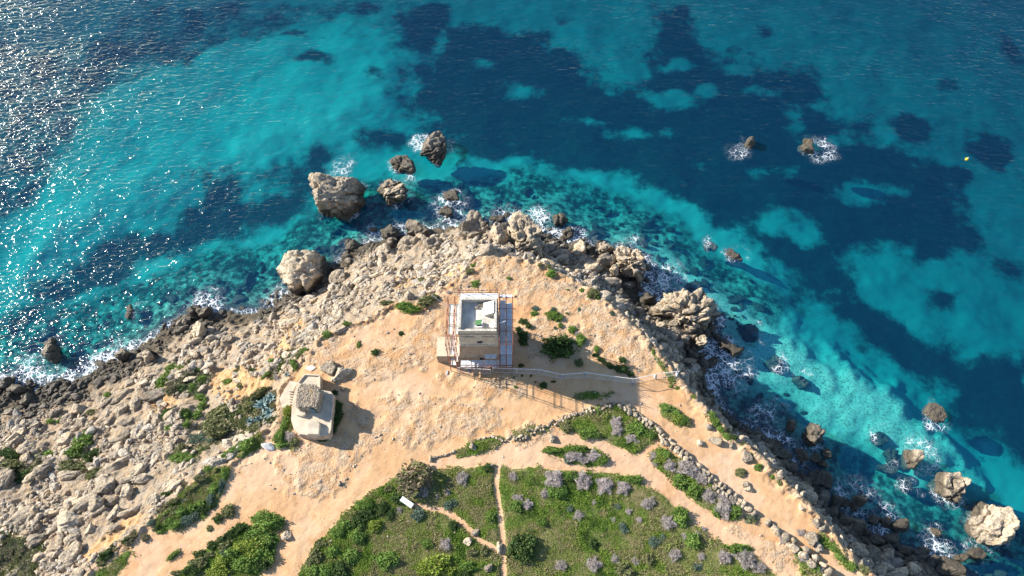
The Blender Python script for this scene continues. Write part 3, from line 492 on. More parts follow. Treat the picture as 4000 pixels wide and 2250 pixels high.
# rocks of the scree, placed where they lie in the photo: (zoom, x, y, half length, half width, tilt)
SA, SB, SD = (0, 1450, 3.22), (0, 1660, 2.456), (500, 1300, 4.262)
SCREE = [(SA,1520,320,150,50,35),(SA,1720,410,60,110,0),(SA,1550,480,130,60,40),(SA,1990,300,170,60,20),(SA,1010,490,110,80,30),(SA,870,600,85,50,40),(SA,690,540,90,50,40),(SA,480,700,62,50,40),(SA,170,860,115,50,50),(SA,820,860,82,70,0),(SA,390,1010,105,80,0),(SA,340,1100,75,50,20),(SA,590,1240,112,80,40),(SA,880,1310,155,52,8),(SA,100,1320,112,100,40),(SA,1050,1350,75,40,35),(SA,1180,1190,82,42,10),(SA,1740,1230,105,42,30),(SA,1560,1150,250,62,32),(SA,1340,1400,140,62,10),(SA,1620,1385,82,52,0),(SA,1790,1370,105,72,0),(SA,2010,1095,82,52,15),(SA,1975,620,42,82,0),(SA,1590,640,75,55,0),(SA,1500,880,85,42,0),(SA,1500,950,75,42,20),(SA,1310,940,52,42,-30),(SA,1350,560,30,82,0),(SA,1000,690,75,52,0),(SA,1110,725,55,30,40),(SA,1630,910,38,36,0),(SA,1580,810,75,52,0),(SA,1850,980,85,62,0),(SA,1960,1010,65,62,40),(SA,1450,1050,60,40,20),(SA,2240,880,50,40,40),(SA,1250,180,60,50,30),(SA,1450,120,70,40,45),(SA,1640,140,40,70,-20),(SA,1400,380,160,40,35),(SA,280,620,70,30,20),(SA,120,520,80,45,15),(SA,300,760,50,40,0),(SA,1210,850,36,44,0),(SA,640,800,90,40,30),(SA,520,850,46,60,0),
 (SB,1060,600,82,92,0),(SB,880,720,160,70,42),(SB,960,770,72,82,0),(SB,690,945,142,92,0),(SB,1130,850,72,62,40),(SB,1280,830,92,46,20),(SB,360,1110,102,62,25),(SB,220,885,122,60,25),(SB,450,430,80,70,40),(SB,60,560,100,120,0),(SB,1370,530,82,56,0),(SB,1220,640,50,52,40),(SB,880,1010,42,62,0),(SB,700,1230,75,82,0),(SB,710,1100,75,42,35),(SB,1640,600,78,52,30),(SB,1490,725,52,46,0),(SB,1090,1000,62,32,30),(SB,1320,445,72,40,40),(SB,1150,400,190,62,32),(SB,1170,610,30,70,-20),(SB,1240,550,36,32,0),(SB,1090,720,60,40,20),(SB,690,1330,60,40,30),(SB,290,240,80,70,0),(SB,650,150,70,60,0),(SB,330,500,80,40,40),(SB,170,170,80,50,45),(SB,950,830,90,30,25),
 (SD,1020,620,80,60,-20),(SD,300,390,95,110,0),(SD,1150,130,110,60,20),(SD,1150,350,80,40,40),(SD,540,1040,230,75,25),(SD,160,1190,80,130,0),(SD,450,910,60,70,20),(SD,240,530,70,60,0),(SD,420,520,100,45,30),(SD,60,840,60,80,-20),(SD,1350,540,60,55,0),(SD,1030,780,90,40,20),(SD,560,1330,45,120,0),(SD,970,1080,90,50,0),(SD,1280,330,50,60,0),(SD,990,310,50,30,0),(SD,1400,240,80,40,40),(SD,1490,190,70,70,30),(SD,1720,100,60,70,40),(SD,1600,380,45,90,0),(SD,880,680,80,50,20)]
SCREE += [(A8,*q) for q in [(700,1060,120,70,10),(760,1270,80,110,30),(1050,840,50,110,0),(1290,710,48,75,0),(1190,710,70,50,0),(780,720,62,58,0),(650,800,55,55,0),(900,760,36,42,0),(960,735,40,32,0),(960,805,42,42,0),(1150,905,30,42,0),(1400,600,70,50,20),(1420,720,42,50,0),(890,1020,50,50,0),(1490,400,62,55,0),(1400,440,70,45,20),(1720,330,60,75,0),(1990,420,70,65,0),(1230,540,110,80,35),(1080,575,45,45,0),(1740,240,90,65,0),(990,640,60,35,0),(690,890,95,60,0),(2250,300,60,45,0),(1640,530,60,50,0),(1270,1130,80,45,20),(1060,690,60,50,0),(810,840,45,35,0)]]
SCREE += [(AR,*q) for q in [(500,590,105,60,0),(780,560,60,50,0),(460,745,55,30,20),(690,680,60,45,0),(270,690,60,45,0),(640,740,70,40,0),(930,1060,80,90,0),(520,840,45,35,0),(790,770,40,40,0),(1010,760,45,45,0),(80,700,100,70,0),(150,500,50,45,0),(230,530,55,45,0),(910,890,45,45,0),(1260,650,25,30,0)]]
SCREE += [(AM,*q) for q in [(430,905,52,42,0),(590,960,52,40,0),(670,1020,48,45,0),(730,1110,42,42,0),(480,950,28,25,0),(560,890,55,28,0),(310,650,65,50,0),(260,720,55,45,0),(450,840,45,28,0),(530,1070,45,32,0),(610,1090,30,25,0),(500,760,70,50,0),(750,680,60,45,0),(680,660,80,55,0),(860,760,55,40,0),(780,830,70,40,0)]]
SCREE += [(AS,*q) for q in [(90,680,60,36,-30),(260,810,75,40,-30),(160,650,40,32,0),(90,560,62,40,0),(40,500,50,30,0),(250,560,48,48,0),(350,590,36,32,0),(395,620,40,30,0),(430,560,32,36,0),(340,770,36,32,0),(410,740,62,50,0),(500,900,48,45,0),(460,990,48,48,0),(560,910,36,36,0),(970,1080,55,48,0),(910,1170,55,36,0),(790,1190,42,32,0),(840,1270,60,36,40),(750,1310,58,60,0),(670,1270,46,42,0),(620,1080,95,60,0),(870,1050,36,36,0),(1010,1260,52,32,0),(1130,1260,40,30,0),(1220,1330,50,28,0),(860,1380,40,36,0),(940,1340,42,26,0),(960,1430,60,40,0),(1320,1400,80,60,0),(780,1030,48,32,0),(700,1130,40,36,0),(200,700,22,18,0),(630,940,36,26,0)]]
scree_xyz = []
for z, x, y, rx, ry, a in SCREE:
    px, py = Zc(*z, x, y); wx_, wy_, wz_ = hit(px, py); k = .0425 * (1 - wz_ * .009) / z[2]; near = wz_ < SEA + 2.2
    west = wx_ < -8
    rock('rock', wx_, wy_, wz_, rx * k * .98, ry * k * 1.02, min(rx, ry) * k * .78, math.radians(a), sink=.28, label=('dark wet rock along the waterline' if near else 'pale rock on the left scree slope' if west else 'buff rock at the foot of the right cliff'), cat='rock', group=('wet rocks along the waterline' if near else 'rocks of the left scree slope' if west else 'rocks at the foot of the cliffs'))
    scree_xyz.append((wx_, wy_, max(rx, ry) * k))

# smaller stones of the slopes, beaches and broken ground: uncounted, one mesh per slope
def stones(name, n, seed, where, size, label, sub=1, tone=(.78, 1.25)):
    rng = np.random.default_rng(seed); x0, x1, y0, y1 = where[1]; X, Y = rng.uniform(x0, x1, n * 6), rng.uniform(y0, y1, n * 6)
    pr = where[0](X, Y); ok = rng.random(len(X)) < pr; X, Y = X[ok][:n], Y[ok][:n]; Z = height(X, Y); ng = len(X)
    sz = size[0] * (size[1] / size[0]) ** (rng.random(ng) ** 2.2); base = [rock_verts(700 + k, sub, 7, .03, 30)[0] for k in range(8)]; f = ICO[sub][1]; nv = len(base[0])
    a = rng.normal(.6, .7, ng); kx, ky, kz = sz * rng.uniform(.9, 1.9, ng), sz * rng.uniform(.6, 1.05, ng), sz * rng.uniform(.45, .9, ng); which = rng.integers(0, 8, ng)
    bv = np.stack(base)[which]; lx, ly, lz = bv[:, :, 0] * kx[:, None], bv[:, :, 1] * ky[:, None], bv[:, :, 2] * kz[:, None]
    tl = rng.uniform(-.5, .5, ng)[:, None]; lx, lz = lx * np.cos(tl) - lz * np.sin(tl), lx * np.sin(tl) + lz * np.cos(tl)
    V = np.stack([lx * np.cos(a)[:, None] - ly * np.sin(a)[:, None] + X[:, None], lx * np.sin(a)[:, None] + ly * np.cos(a)[:, None] + Y[:, None], lz + (Z + kz * .35)[:, None]], -1).reshape(-1, 3)
    Fa = (f[None] + (np.arange(ng) * nv)[:, None, None]).reshape(-1, 3); tt = rng.uniform(*tone, ng); w = rng.uniform(-.05, .08, ng)
    T = np.stack([tt * (1 + w), tt, tt * (1 - w * 1.5), np.ones(ng)], 1); return link(name, mesh_np(name, V, Fa, MAT_STONES, False, {'tint': np.repeat(T, nv, 0)}), None, label=label, cat='stones', kind='stuff')
def pr_west(X, Y):
    p, s = samp(sdP, X, Y), samp(sdS, X, Y); c = samp(sd_clay, X, Y); h = samp(sd_heath, X, Y)
    return (p < -.3) * (s > -1.5) * (X < -6) * np.where(c > 0, .35, 1) * np.where(h > .5, .2, 1) * sstep(.36, .62, fbm(X * .22, Y * .22, 111, 4))
def pr_east(X, Y):
    p, s = samp(sdP, X, Y), samp(sdS, X, Y); return (p < -.4) * (s > -2.5) * (X >= -8) * 1.0
def pr_top(X, Y):
    p = samp(sdP, X, Y); return (p > 0) * (np.where(samp(sd_rocky, X, Y) > -1, .55, .05) + np.where((p < 2.5) & (samp(sd_grass, X, Y) < 0), .4, 0))
stones('scree_stones', 17000, 1, (pr_west, (-100, -4, 8, 72)), (.08, .40), 'loose limestone stones covering the left scree slope')
stones('scree_rubble', 2000, 2, (pr_west, (-100, -4, 8, 72)), (.30, .85), 'larger blocks strewn over the left scree slope', 2)
stones('beach_stones', 5000, 3, (pr_east, (-10, 84, 6, 76)), (.16, .75), 'stones heaped at the foot of the right cliffs')
stones('beach_rubble', 700, 4, (pr_east, (-10, 84, 6, 76)), (.5, 1.2), 'larger blocks heaped at the foot of the right cliffs', 2, (.6, 1.0))
def pr_sea(X, Y):
    s_ = samp(sdS, X, Y); return (s_ < -.5) * sstep(-16, -3, s_) * sstep(.42, .60, fbm(X * .2, Y * .2, 141, 3))
stones('seabed_stones', 1600, 6, (pr_sea, (-100, 84, 8, 96)), (.25, 1.2), 'drowned stones on the seabed near the shore', 2, (.25, .8))
stones('loose_stones', 2200, 5, (pr_top, (-60, 66, 8, 66)), (.03, .20), 'small loose stones scattered over the plateau')

# ------------------------------------------------------------------ the sea: a closed body of water with foam along shore and rocks
FX, FY = axis(-132, 132, .7, -1500, 1500, 1.6), axis(4, 152, .7, -400, 2200, 1.6)
QX, QY = np.meshgrid(FX, FY); QCX, QCY = np.clip(QX, -158, 158), np.clip(QY, -86, 172)
dq = -samp(sdS, QCX, QCY)
foam = .50 * sstep(3.4, .3, np.abs(dq - .4)) * sstep(.36, .62, fbm(QCX * .12, QCY * .12, 121, 4)) + .20 * sstep(1.6, .2, np.abs(dq))
for x, y, r, s in SEA_ROCKS:
    d = np.hypot(QX - x, (QY - y)); foam = np.maximum(foam, s * .30 * sstep(r + 1.7, r - .4, d + 3.5 * (fbm(QX * .3 + x, QY * .3, 123, 3) - .5)) * sstep(.38, .62, fbm(QX * .22 + y, QY * .22 + x, 125, 3)))
for (px, py, r, s) in [(2560, 1120, 4.2, 1.0), (2620, 1090, 3.6, .9), (2500, 1190, 3.0, .8), (2840, 1400, 4.0, .8), (2810, 1350, 3.0, .8), (2870, 1460, 4.0, .75), (2230, 930, 3.2, 1.0), (2270, 990, 2.6, 1.0), (1760, 820, 4.0, .85), (1800, 890, 3.4, .8), (1640, 560, 2.6, .8),
        (1340, 655, 3.2, .5), (1600, 690, 2.6, .8), (1740, 590, 3.0, .6), (2890, 590, 3.0, .55), (3210, 590, 3.6, .55), (3650, 1660, 1.8, .8), (3610, 1790, 3.0, .7), (3330, 1960, 4.0, .6), (3060, 1760, 4.6, .6), (3640, 2150, 3.0, .8), (3460, 2040, 3.6, .6), (200, 1500, 4.0, .9), (110, 1440, 3.5, .7), (260, 1520, 3.5, .9), (420, 1400, 3.6, .6), (800, 1200, 4.0, .7), (2480, 940, 2.4, .6), (2990, 1620, 4.0, .6), (1980, 850, 3.0, .8), (2120, 850, 3.0, .7)]:
    x, y = W(px, py, SEA); d = np.hypot(QX - x, QY - y); foam = np.maximum(foam, s * .56 * sstep(r * 1.5, r * .1, d + 4 * (fbm(QX * .28 + x, QY * .28, 127, 3) - .5)))
foam = np.clip(foam, 0, 1)
wind = np.clip(sstep(-12, -88, QCX + .42 * np.maximum(QCY - 70, 0) + .05 * (QCY - 70)) * (.75 + .5 * fbm(QCX * .05, QCY * .05, 129, 3)), 0, 1)     # the open bay on the left is ruffled by wind, the lee side is calm
QZ = np.full(QX.shape, SEA); qn = len(FY) * len(FX); ii = np.arange(qn).reshape(len(FY), len(FX))
qf = np.stack([ii[:-1, :-1], ii[:-1, 1:], ii[1:, 1:], ii[1:, :-1]], -1).reshape(-1, 4)
bor = np.concatenate([ii[0, :], ii[1:, -1], ii[-1, -2::-1], ii[-2:0:-1, 0]]); nb = len(bor)
QV = np.stack([QX, QY, QZ], -1).reshape(-1, 3); low = QV[bor].copy(); low[:, 2] = -60.0
side = np.array([[bor[i], qn + i, qn + (i + 1) % nb, bor[(i + 1) % nb]] for i in range(nb)])
cn = [0, len(FX) - 1, len(FX) + len(FY) - 2, 2 * len(FX) + len(FY) - 3]
bot = np.array([[qn + cn[0], qn + cn[3], qn + cn[2], qn + cn[1]]])
fa = np.concatenate([np.stack([foam, wind, foam * 0, foam * 0 + 1], -1).reshape(-1, 4), np.zeros((nb, 4))])
link('sea', mesh_np('sea', np.concatenate([QV, low]), np.concatenate([qf, side, bot]), MAT_SEA, False, {'foam': fa}), None, label='clear blue and turquoise sea around the headland', cat='sea', kind='structure')

# ------------------------------------------------------------------ grass and low cover
def tufts(name, n, seed, prob, box, cols, size, label, blades=4):
    rng = np.random.default_rng(seed); X, Y = rng.uniform(box[0], box[1], n * 8), rng.uniform(box[2], box[3], n * 8); ok = rng.random(n * 8) < prob(X, Y); X, Y = X[ok][:n], Y[ok][:n]
    n = len(X); Z = height(X, Y); lump = fbm(X * .45, Y * .45, seed + 5, 4); hue = .5 * fbm(X * .16, Y * .16, seed + 9, 4) + .5 * fbm(X * .7, Y * .7, seed + 19, 3); L = size[0] + (size[1] - size[0]) * sstep(.35, .72, lump) * rng.uniform(.5, 1.2, n)
    ci = np.clip((hue - .33) / .34 * (len(cols) - 1) + rng.normal(0, .35, n), 0, len(cols) - 1.001); C = np.array(cols); i0 = ci.astype(int); fr = (ci - i0)[:, None]; T = (C[i0] * (1 - fr) + C[i0 + 1] * fr) * rng.uniform(.7, 1.3, n)[:, None]
    V, T4 = [], []
    for b in range(blades):
        a = rng.uniform(0, 6.283, n); l = L * rng.uniform(.6, 1.2, n); w = .055 + .12 * L; up = rng.uniform(.35, .95, n); o = rng.uniform(-.1, .1, (2, n))
        bx, by = X + o[0], Y + o[1]; ca, sa = np.cos(a), np.sin(a); hz = l * np.sqrt(1 - np.minimum(up, .95) ** 2)
        V.append(np.stack([np.stack([bx - sa * w, by + ca * w, Z - .02], -1), np.stack([bx + sa * w, by - ca * w, Z - .02], -1), np.stack([bx + ca * hz, by + sa * hz, Z + l * up], -1)], 1))
        T4.append(np.repeat(np.concatenate([T * rng.uniform(.85, 1.15, (n, 1)), np.ones((n, 1))], 1), 3, 0))
    V = np.concatenate(V).reshape(-1, 3); return link(name, mesh_np(name, V, np.arange(len(V)).reshape(-1, 3), MAT_LEAF, False, {'tint': np.concatenate(T4)}), None, label=label, cat='grass', kind='stuff')
pg = lambda X, Y: sstep(-.7, .7, samp(sd_grass, X, Y)) ** 2 * (.25 + 1.3 * fbm(X * .5, Y * .5, 131, 3)) * (samp(trail_d, X, Y) > .35)
tufts('grass', 150000, 12, pg, (-66, 66, -1, 48), [(.12, .20, .035), (.23, .36, .06), (.26, .34, .07), (.33, .35, .12), (.42, .36, .20), (.32, .36, .11)], (.09, .34), 'rough green and straw coloured grass over the headland')
ph = lambda X, Y: (samp(sd_heath, X, Y) > .0) * (.25 + 1.1 * fbm(X * .4, Y * .4, 137, 3))
tufts('heath', 26000, 14, ph, (-90, -30, 6, 60), [(.12, .17, .05), (.19, .20, .09), (.27, .24, .16), (.14, .18, .08)], (.16, .5), 'low grey green heath on the left slope')

# ------------------------------------------------------------------ shrubs
def leaf_cloud(name, seed, n, leaf, col, spread=.3, thin=1.0, flat=.8, warm=None):
    rng = np.random.default_rng(seed); d = rng.normal(size=(n, 3)); d[:, 2] = np.abs(d[:, 2]) * .9 - .12; d /= np.linalg.norm(d, axis=1, keepdims=True)
    R = .72 + .5 * (n3(d, 1.6, seed) + .7 * n3(d, 3.7, seed + 1)); r = R * (rng.random(n) ** .28); P = d * r[:, None] * [1, 1, flat]; P[:, 2] += .18
    u = rng.normal(size=(n, 3)); u /= np.linalg.norm(u, axis=1, keepdims=True); u = u + d * .5; u /= np.linalg.norm(u, axis=1, keepdims=True)
    w = np.cross(u, rng.normal(size=(n, 3))); w /= np.linalg.norm(w, axis=1, keepdims=True) + 1e-9; l = leaf * rng.uniform(.6, 1.5, n)[:, None]
    V = np.stack([P - u * l, P - w * l * .5 * thin, P + u * l, P + w * l * .5 * thin], 1).reshape(-1, 3)
    k = rng.uniform(1 - spread, 1 + spread, n) * (.78 + .5 * (n3(P, 2.6, seed + 4) * .5 + .5)); T = np.array(col)[None] * k[:, None]
    if warm is not None: q = (rng.random(n) < .3)[:, None]; T = np.where(q, np.array(warm)[None] * k[:, None], T)
    return mesh_np(name, V, np.arange(n * 4).reshape(-1, 4), MAT_LEAF, False, {'tint': np.repeat(np.concatenate([T, np.ones((n, 1))], 1), 4, 0)})
MAT_BARK = plain('bark', (.16, .12, .085), .9, .3, 6, .02)
KIND = {'green': ((.17, .29, .06), (.25, .33, .08)), 'dark': ((.065, .12, .035), (.11, .16, .045)), 'olive': ((.22, .24, .10), (.29, .27, .14)), 'blue': ((.15, .22, .18), (.17, .22, .12)), 'lime': ((.25, .34, .05), (.32, .34, .08)), 'grey': ((.54, .48, .47), (.42, .36, .31)), 'brown': ((.25, .20, .13), (.17, .20, .07))}
PROTO = {}
for i, (k, (c1, c2)) in enumerate(KIND.items()):
    twig = k == 'grey'
    PROTO[k] = [leaf_cloud('foliage', 900 + i * 10 + j, 1900 if twig else 1500, .15 if twig else .085, c1, .35, .16 if twig else 1.0, .8, c2) for j in range(3)]
sb = B()
for j in range(6): sb.tube((0, 0, -.25), (.35 * math.cos(j * 1.05), .35 * math.sin(j * 1.05), .45), .05, 5, .02)
_t = sb.build('stem', MAT_BARK); STEM = _t.data; bpy.data.objects.remove(_t)
WHAT = {'green': 'bright green bush', 'dark': 'dark green bush', 'olive': 'dull olive bush', 'blue': 'blue green bush', 'lime': 'yellow green bush', 'grey': 'grey leafless thorn bush', 'brown': 'brownish half dry bush'}
def shrub(kind, px, py, rx, ry=None, a=0.0, label=None, where='', tall=.68):
    ry = ry or rx; x, y, z = hit(px, py); k = .0415 * (1 - z * .009); e = 1.02 if kind == 'grey' else 1.27; sx, sy = rx * k * e, ry * k * e; s = (sx + sy) / 2
    o = empty('shrub', (x, y, z - .05), math.radians(a), label=label or (WHAT[kind] + ' ' + where), cat='shrub', group=None if label else WHAT[kind] + 'es ' + where)
    o.scale = (sx, sy, s * tall); f = link('foliage', PROTO[kind][rnd.randrange(3)], o); f.rotation_euler = (0, 0, rnd.uniform(0, 6.28)); link('stem', STEM, o); return o
def shrubs(z, where, items):
    for kind, x, y, *r in items:
        px, py = Zc(*z, x, y); rx = r[0] / z[2]; ry = (r[1] if len(r) > 1 else r[0]) / z[2]; shrub(kind, px, py, rx, ry, r[2] if len(r) > 2 else 0, where=where)
Z1, Z7, ZT, ZH, ZB = (2000, 1480, 1.882), (1000, 1680, 2.542), (1950, 1180, 4.262), (900, 900, 2.8975), (1000, 1400, 3.622)
shrubs(Z1, 'in the big grass field below the track', [('grey', x, y, r) for x, y, r in [(315,735,75),(240,845,38),(515,755,80),(680,795,75),(815,810,60),(1010,910,45),(1145,1055,60),(360,1375,45),(600,1360,60),(760,1330,35),(905,1340,35),(1195,1295,50),(1385,1305,28),(1560,1310,55),(1710,1330,78),(1810,1390,50),(50,880,35),(120,925,40),(10,720,40),(855,975,28),(480,1010,40),(930,1040,25),(985,930,40),(600,910,20),(1360,1140,28),(1405,1110,25),(20,870,25),(740,1040,26),(1270,1160,30)]])
shrubs(Z1, 'in the big grass field below the track', [('dark',80,1240,90,85),('dark',595,1215,36),('blue',430,960,24),('blue',815,1100,30),('blue',775,940,18),('blue',1040,1200,32),('blue',1105,1170,20),('olive',820,1400,70,50),('green',30,930,40),('green',900,740,60,30),('green',1230,1000,60),('green',1650,1250,80,30),('green',430,720,60,30),('green',1330,1190,50),('olive',1000,1330,40),('green',330,840,70,40),('blue',1360,1390,30),('green',220,1060,40,30)])
shrubs(Z1, 'in the grass between track and stone wall', [('grey', x, y, r) for x, y, r in [(760,315,50),(770,385,52),(870,440,45),(910,465,30),(1040,575,40),(1045,620,32),(1160,650,48),(1280,660,78),(1350,700,55),(1390,735,60),(1450,870,55),(1540,870,45),(1560,960,78),(1620,910,40)]] + [('green',640,240,30),('green',1010,410,50,40),('green',560,400,70,40),('green',900,370,70,50),('green',1110,560,50,35),('green',1230,760,50),('green',1330,810,50),('green',1640,980,40),('green',1500,980,36),('olive',400,360,36),('lime',1080,600,36),('blue',1760,1030,42,36),('olive',1685,690,36)])
shrubs(Z1, 'in the lens shaped island on the track', [('grey',450,575,75,55),('grey',590,570,65,48),('grey',520,600,50,40),('green',300,530,60,25),('green',480,520,60,25),('green',660,600,40,30),('blue',410,600,26)])
shrubs(Z7, 'in the grass left of the narrow trail', [('grey',2050,480,75),('grey',1890,1130,62),('grey',1900,620,38),('grey',1800,660,26),('grey',1420,800,34),('blue',1610,840,50),('dark',1340,840,46),('dark',1400,690,60,50),('dark',850,1400,80,70),('olive',640,1130,44,40),('olive',590,1280,60,70),('dark',1260,780,60,50),('dark',1120,830,70,50),('dark',1030,900,70,60),('lime',1180,960,70,50),('lime',1800,1350,110,80),('lime',1660,1380,80,60),('lime',1900,1380,70,60),('green',900,960,70,50),('green',820,1030,60,45),('green',1300,1280,90,70),('green',1010,1060,60),('green',760,1230,60),('green',950,1250,70,60),('dark',1960,950,40,50),('olive',2150,1220,60,50),('olive',2260,1200,50,60),('green',2080,1360,80,40),('dark',2080,1430,60,40),('blue',1920,740,60,45),('dark',2300,380,40),('green',2330,860,50,40),('green',1080,760,80,50),('olive',1310,590,60,40),('dark',1060,1100,40),('green',1700,1120,50,40),('green',560,1390,60),('green',700,1400,60)])
shrubs(Z7, 'in the bush islands at the lower left', [('green',130,900,120,70),('green',60,880,70,60),('green',220,930,60,55),('green',30,1040,80,60),('green',90,1100,90,80),('lime',0,1180,90,80),('green',110,1240,80,70),('dark',60,1330,80,60),('dark',150,1120,50,80)])
ZG = (400, 1800, 3.22)
shrubs(ZG, 'in the bush islands at the lower left', [('dark',1740,860,80,60),('dark',1610,930,60,50),('dark',1520,1000,70,55),('dark',1400,1070,70,50),('dark',1250,1180,80,45),('olive',1360,1190,60,45),('green',1660,1160,110,70),('lime',1760,1080,110,60),('green',1950,920,130,60),('green',2050,1010,120,80),('olive',1560,1080,90,60),('green',1970,1150,110,90),('lime',1500,1290,90,80),('olive',1220,1290,90,60),('dark',1130,1380,100,50),('olive',940,1420,70,40),('lime',1460,1410,100,60),('green',1760,1290,120,80),('green',1900,1330,90,70),('blue',1560,1140,60,50)])
shrubs(ZG, 'in the green patch by the track left end', [('brown',790,620,75,70),('brown',800,730,60,50),('blue',1070,750,70,50),('blue',1160,690,60,45),('dark',1250,620,60,50),('blue',1370,480,45,70),('blue',1490,310,50,70),('dark',1360,560,50,40),('green',930,800,90,50),('green',1130,600,60,45),('green',1000,620,80,60),('green',1250,540,60,40),('green',840,770,60,45),('olive',920,620,70,45),('green',760,880,50,40),('dark',690,840,40,36),('grey',1030,505,55,34),('blue',620,780,50,30,35),('olive',880,520,90,40,15),('dark',820,420,70,40),('olive',1230,230,90,60,25),('green',1340,110,60,50),('green',1550,160,50,70),('green',1420,330,70,60),('brown',1020,310,70,50)])
shrubs(ZG, 'standing alone on the left end of the track', [('olive',1580,640,80,70),('dark',1470,735,65,55),('olive',1350,860,45,36),('green',900,1190,80,30,40),('brown',540,970,40,45),('brown',410,930,50,60),('brown',350,1010,50,50),('dark',290,1000,60,30,30),('dark',170,1060,60,30,40),('dark',60,1180,110,50,35),('olive',0,1290,80,50)])
ZL = (0, 1450, 3.22)
shrubs(ZL, 'among the rocks of the left scree slope', [('green',1060,900,120,100),('green',930,1020,100,70),('dark',1180,1070,130,70,20),('olive',920,1200,150,80),('dark',190,1070,100,65),('dark',80,1030,80,55),('olive',160,1200,150,65),('dark',330,1330,85,60),('green',650,1050,90,50),('green',2060,150,95,100),('dark',2150,560,85,70),('dark',2290,230,80,60),('green',2400,270,65,50),('green',2440,190,42),('green',2340,540,75,60),('green',2480,560,60),('olive',1160,520,90,50),('green',780,620,70,26,35),('green',640,640,50,32),('olive',1230,1290,120,60,20),('green',1360,300,50,36),('green',2140,720,60,36),('green',2230,1090,80,60),('olive',2300,1000,70,80),('green',2350,690,50,60)])
ZM = (500, 1300, 4.262)
shrubs(ZM, 'on the clay slope between scree and bunker', [('green',720,620,95,90),('green',900,590,75,42),('green',1230,600,72,52),('olive',1200,470,62,45),('dark',1110,555,52,42),('dark',1060,510,50,26),('green',1250,780,92,60),('green',1670,830,82,62),('green',1200,1090,92,60),('green',1240,1250,70,105),('dark',690,1360,112,90),('dark',950,1350,82,80),('green',2390,520,60,85),('dark',2060,630,60,52),('olive',1810,640,75,45),('olive',1850,580,42),('green',2330,700,130,36,48),('olive',1560,1340,200,110,25),('olive',2080,1200,170,90,45),('olive',2200,1020,200,60,35),('grey',1850,1150,110,55,30),('grey',2480,760,60,90,30),('olive',1880,880,70,45),('olive',2010,1270,120,110)])
shrubs((700,1300,2.635), 'around the agaves left of the bunker', [('olive',800,1000,75,65),('green',620,1200,80,50,30),('green',720,1150,80,50,40),('green',510,1260,70,45,20),('grey',510,1180,40,36),('olive',440,900,130,100,30),('olive',400,1030,120,100,20),('olive',450,820,90,60),('blue',200,1100,80,50),('green',100,1300,90,50),('blue',340,1110,50,36),('olive',660,1070,60,40),('green',1180,320,30,70,30),('olive',1230,240,50,50)])
shrubs(ZB, 'growing against the bunker wall', [('green',340,1120,75,90),('green',370,1210,80,60),('grey',480,1100,85,90),('olive',530,1190,70,70),('lime',450,760,45,90),('green',440,880,50,70),('green',400,960,50,60),('dark',1150,700,75,80),('dark',1140,860,85,110),('dark',1090,1000,80,90),('dark',950,1150,80,35),('dark',1115,490,40,40),('olive',1130,800,50,60)])
shrubs(ZT, 'on the rocky ground right of the tower', [('dark',390,330,80,60),('dark',490,400,70,55,-30),('dark',320,470,52,60),('dark',390,560,95,90),('dark',390,680,85,80),('green',890,230,110,80),('green',980,280,90,70),('blue',600,110,56,46),('green',580,190,66,46),('blue',890,130,60,42),('green',1210,470,75,70),('grey',1280,530,70,70),('green',1350,620,90,110),('blue',930,430,32),('green',1010,390,36,46),('olive',1330,1030,110,95),('green',1620,800,46,62),('dark',1600,890,66,42),('dark',1700,980,75,45,-35),('dark',1840,1070,75,50,-25),('dark',2030,1130,115,80),('dark',2180,1210,52),('dark',2050,970,62,52),('dark',730,1390,72,60),('dark',530,1230,22),('dark',380,1230,24),('dark',240,1260,22),('dark',600,1340,20),('dark',900,1330,36,20),('olive',1130,190,32,26),('blue',1330,130,30),('blue',1870,190,40,45),('dark',360,1060,60,30),('green',270,1420,26)])
shrubs(ZT, 'on the rocky ground right of the tower', [('green',2560,850,30,60)])
z_ = Zc(*ZT, 975, 800); shrub('dark', *z_, 60, 46, label='largest dark green rounded bush, right of the tower and half in its shadow', tall=1.0)
z_ = Zc(*ZT, 1080, 700); shrub('dark', *z_, 34, 26, label='lighter topped bush joined to the upper right of the largest dark bush', tall=.9)
z_ = Zc(*Z7, 1570, 520); shrub('brown', *z_, 74, 56, label='largest brown thorny thicket at the upper left corner of the grass field')
z_ = Zc(*Z7, 1650, 600); shrub('grey', *z_, 34, 36, label='grey twiggy end of the large brown thicket in the grass field')
shrubs(AN, 'on the tip of the headland above the tower', [('green',880,1210,82,80),('olive',780,980,75,50,40),('green',860,900,75,45,45),('green',2150,1040,98,78),('olive',1960,880,62,52),('olive',2090,910,72,52),('olive',2330,890,90,36),('green',540,1095,32,18),('grey',450,1340,62,46),('green',1430,1100,50,30)])
shrubs(AR, 'on the tip of the headland above the tower', [('olive',500,1060,95,75),('green',560,1100,60,45),('green',430,1110,50,36),('green',310,1010,52,42),('green',80,1000,36,20),('blue',820,1390,36,40)])
shrubs(ZH, 'in the hedge at the slope edge left of tower', [('olive',1780,840,110,52),('green',1960,860,90,52),('green',2060,900,110,52),('olive',2200,830,120,70),('olive',2310,770,70,60),('green',1090,1180,52,46),('dark',1930,1170,36,30),('dark',1640,1385,44,36),('green',1450,1300,24,42),('olive',2180,570,62,42),('green',1310,1060,52,26),('green',840,1370,60,42)])
shrubs((2500,1500,4.262), 'along the right cliff edge', [('green',1180,520,70,60,-40),('green',1260,640,70,60,-40),('green',1340,760,70,50,-50),('green',1420,880,70,50,-50),('dark',1560,890,60,45),('olive',1450,770,45,40),('olive',1850,1180,50,40),('olive',1690,1000,60,40),('green',1960,1380,45,60,-50),('blue',1100,340,30),('green',520,45,40,30),('green',620,80,40,30),('green',900,215,50,25,-30)])
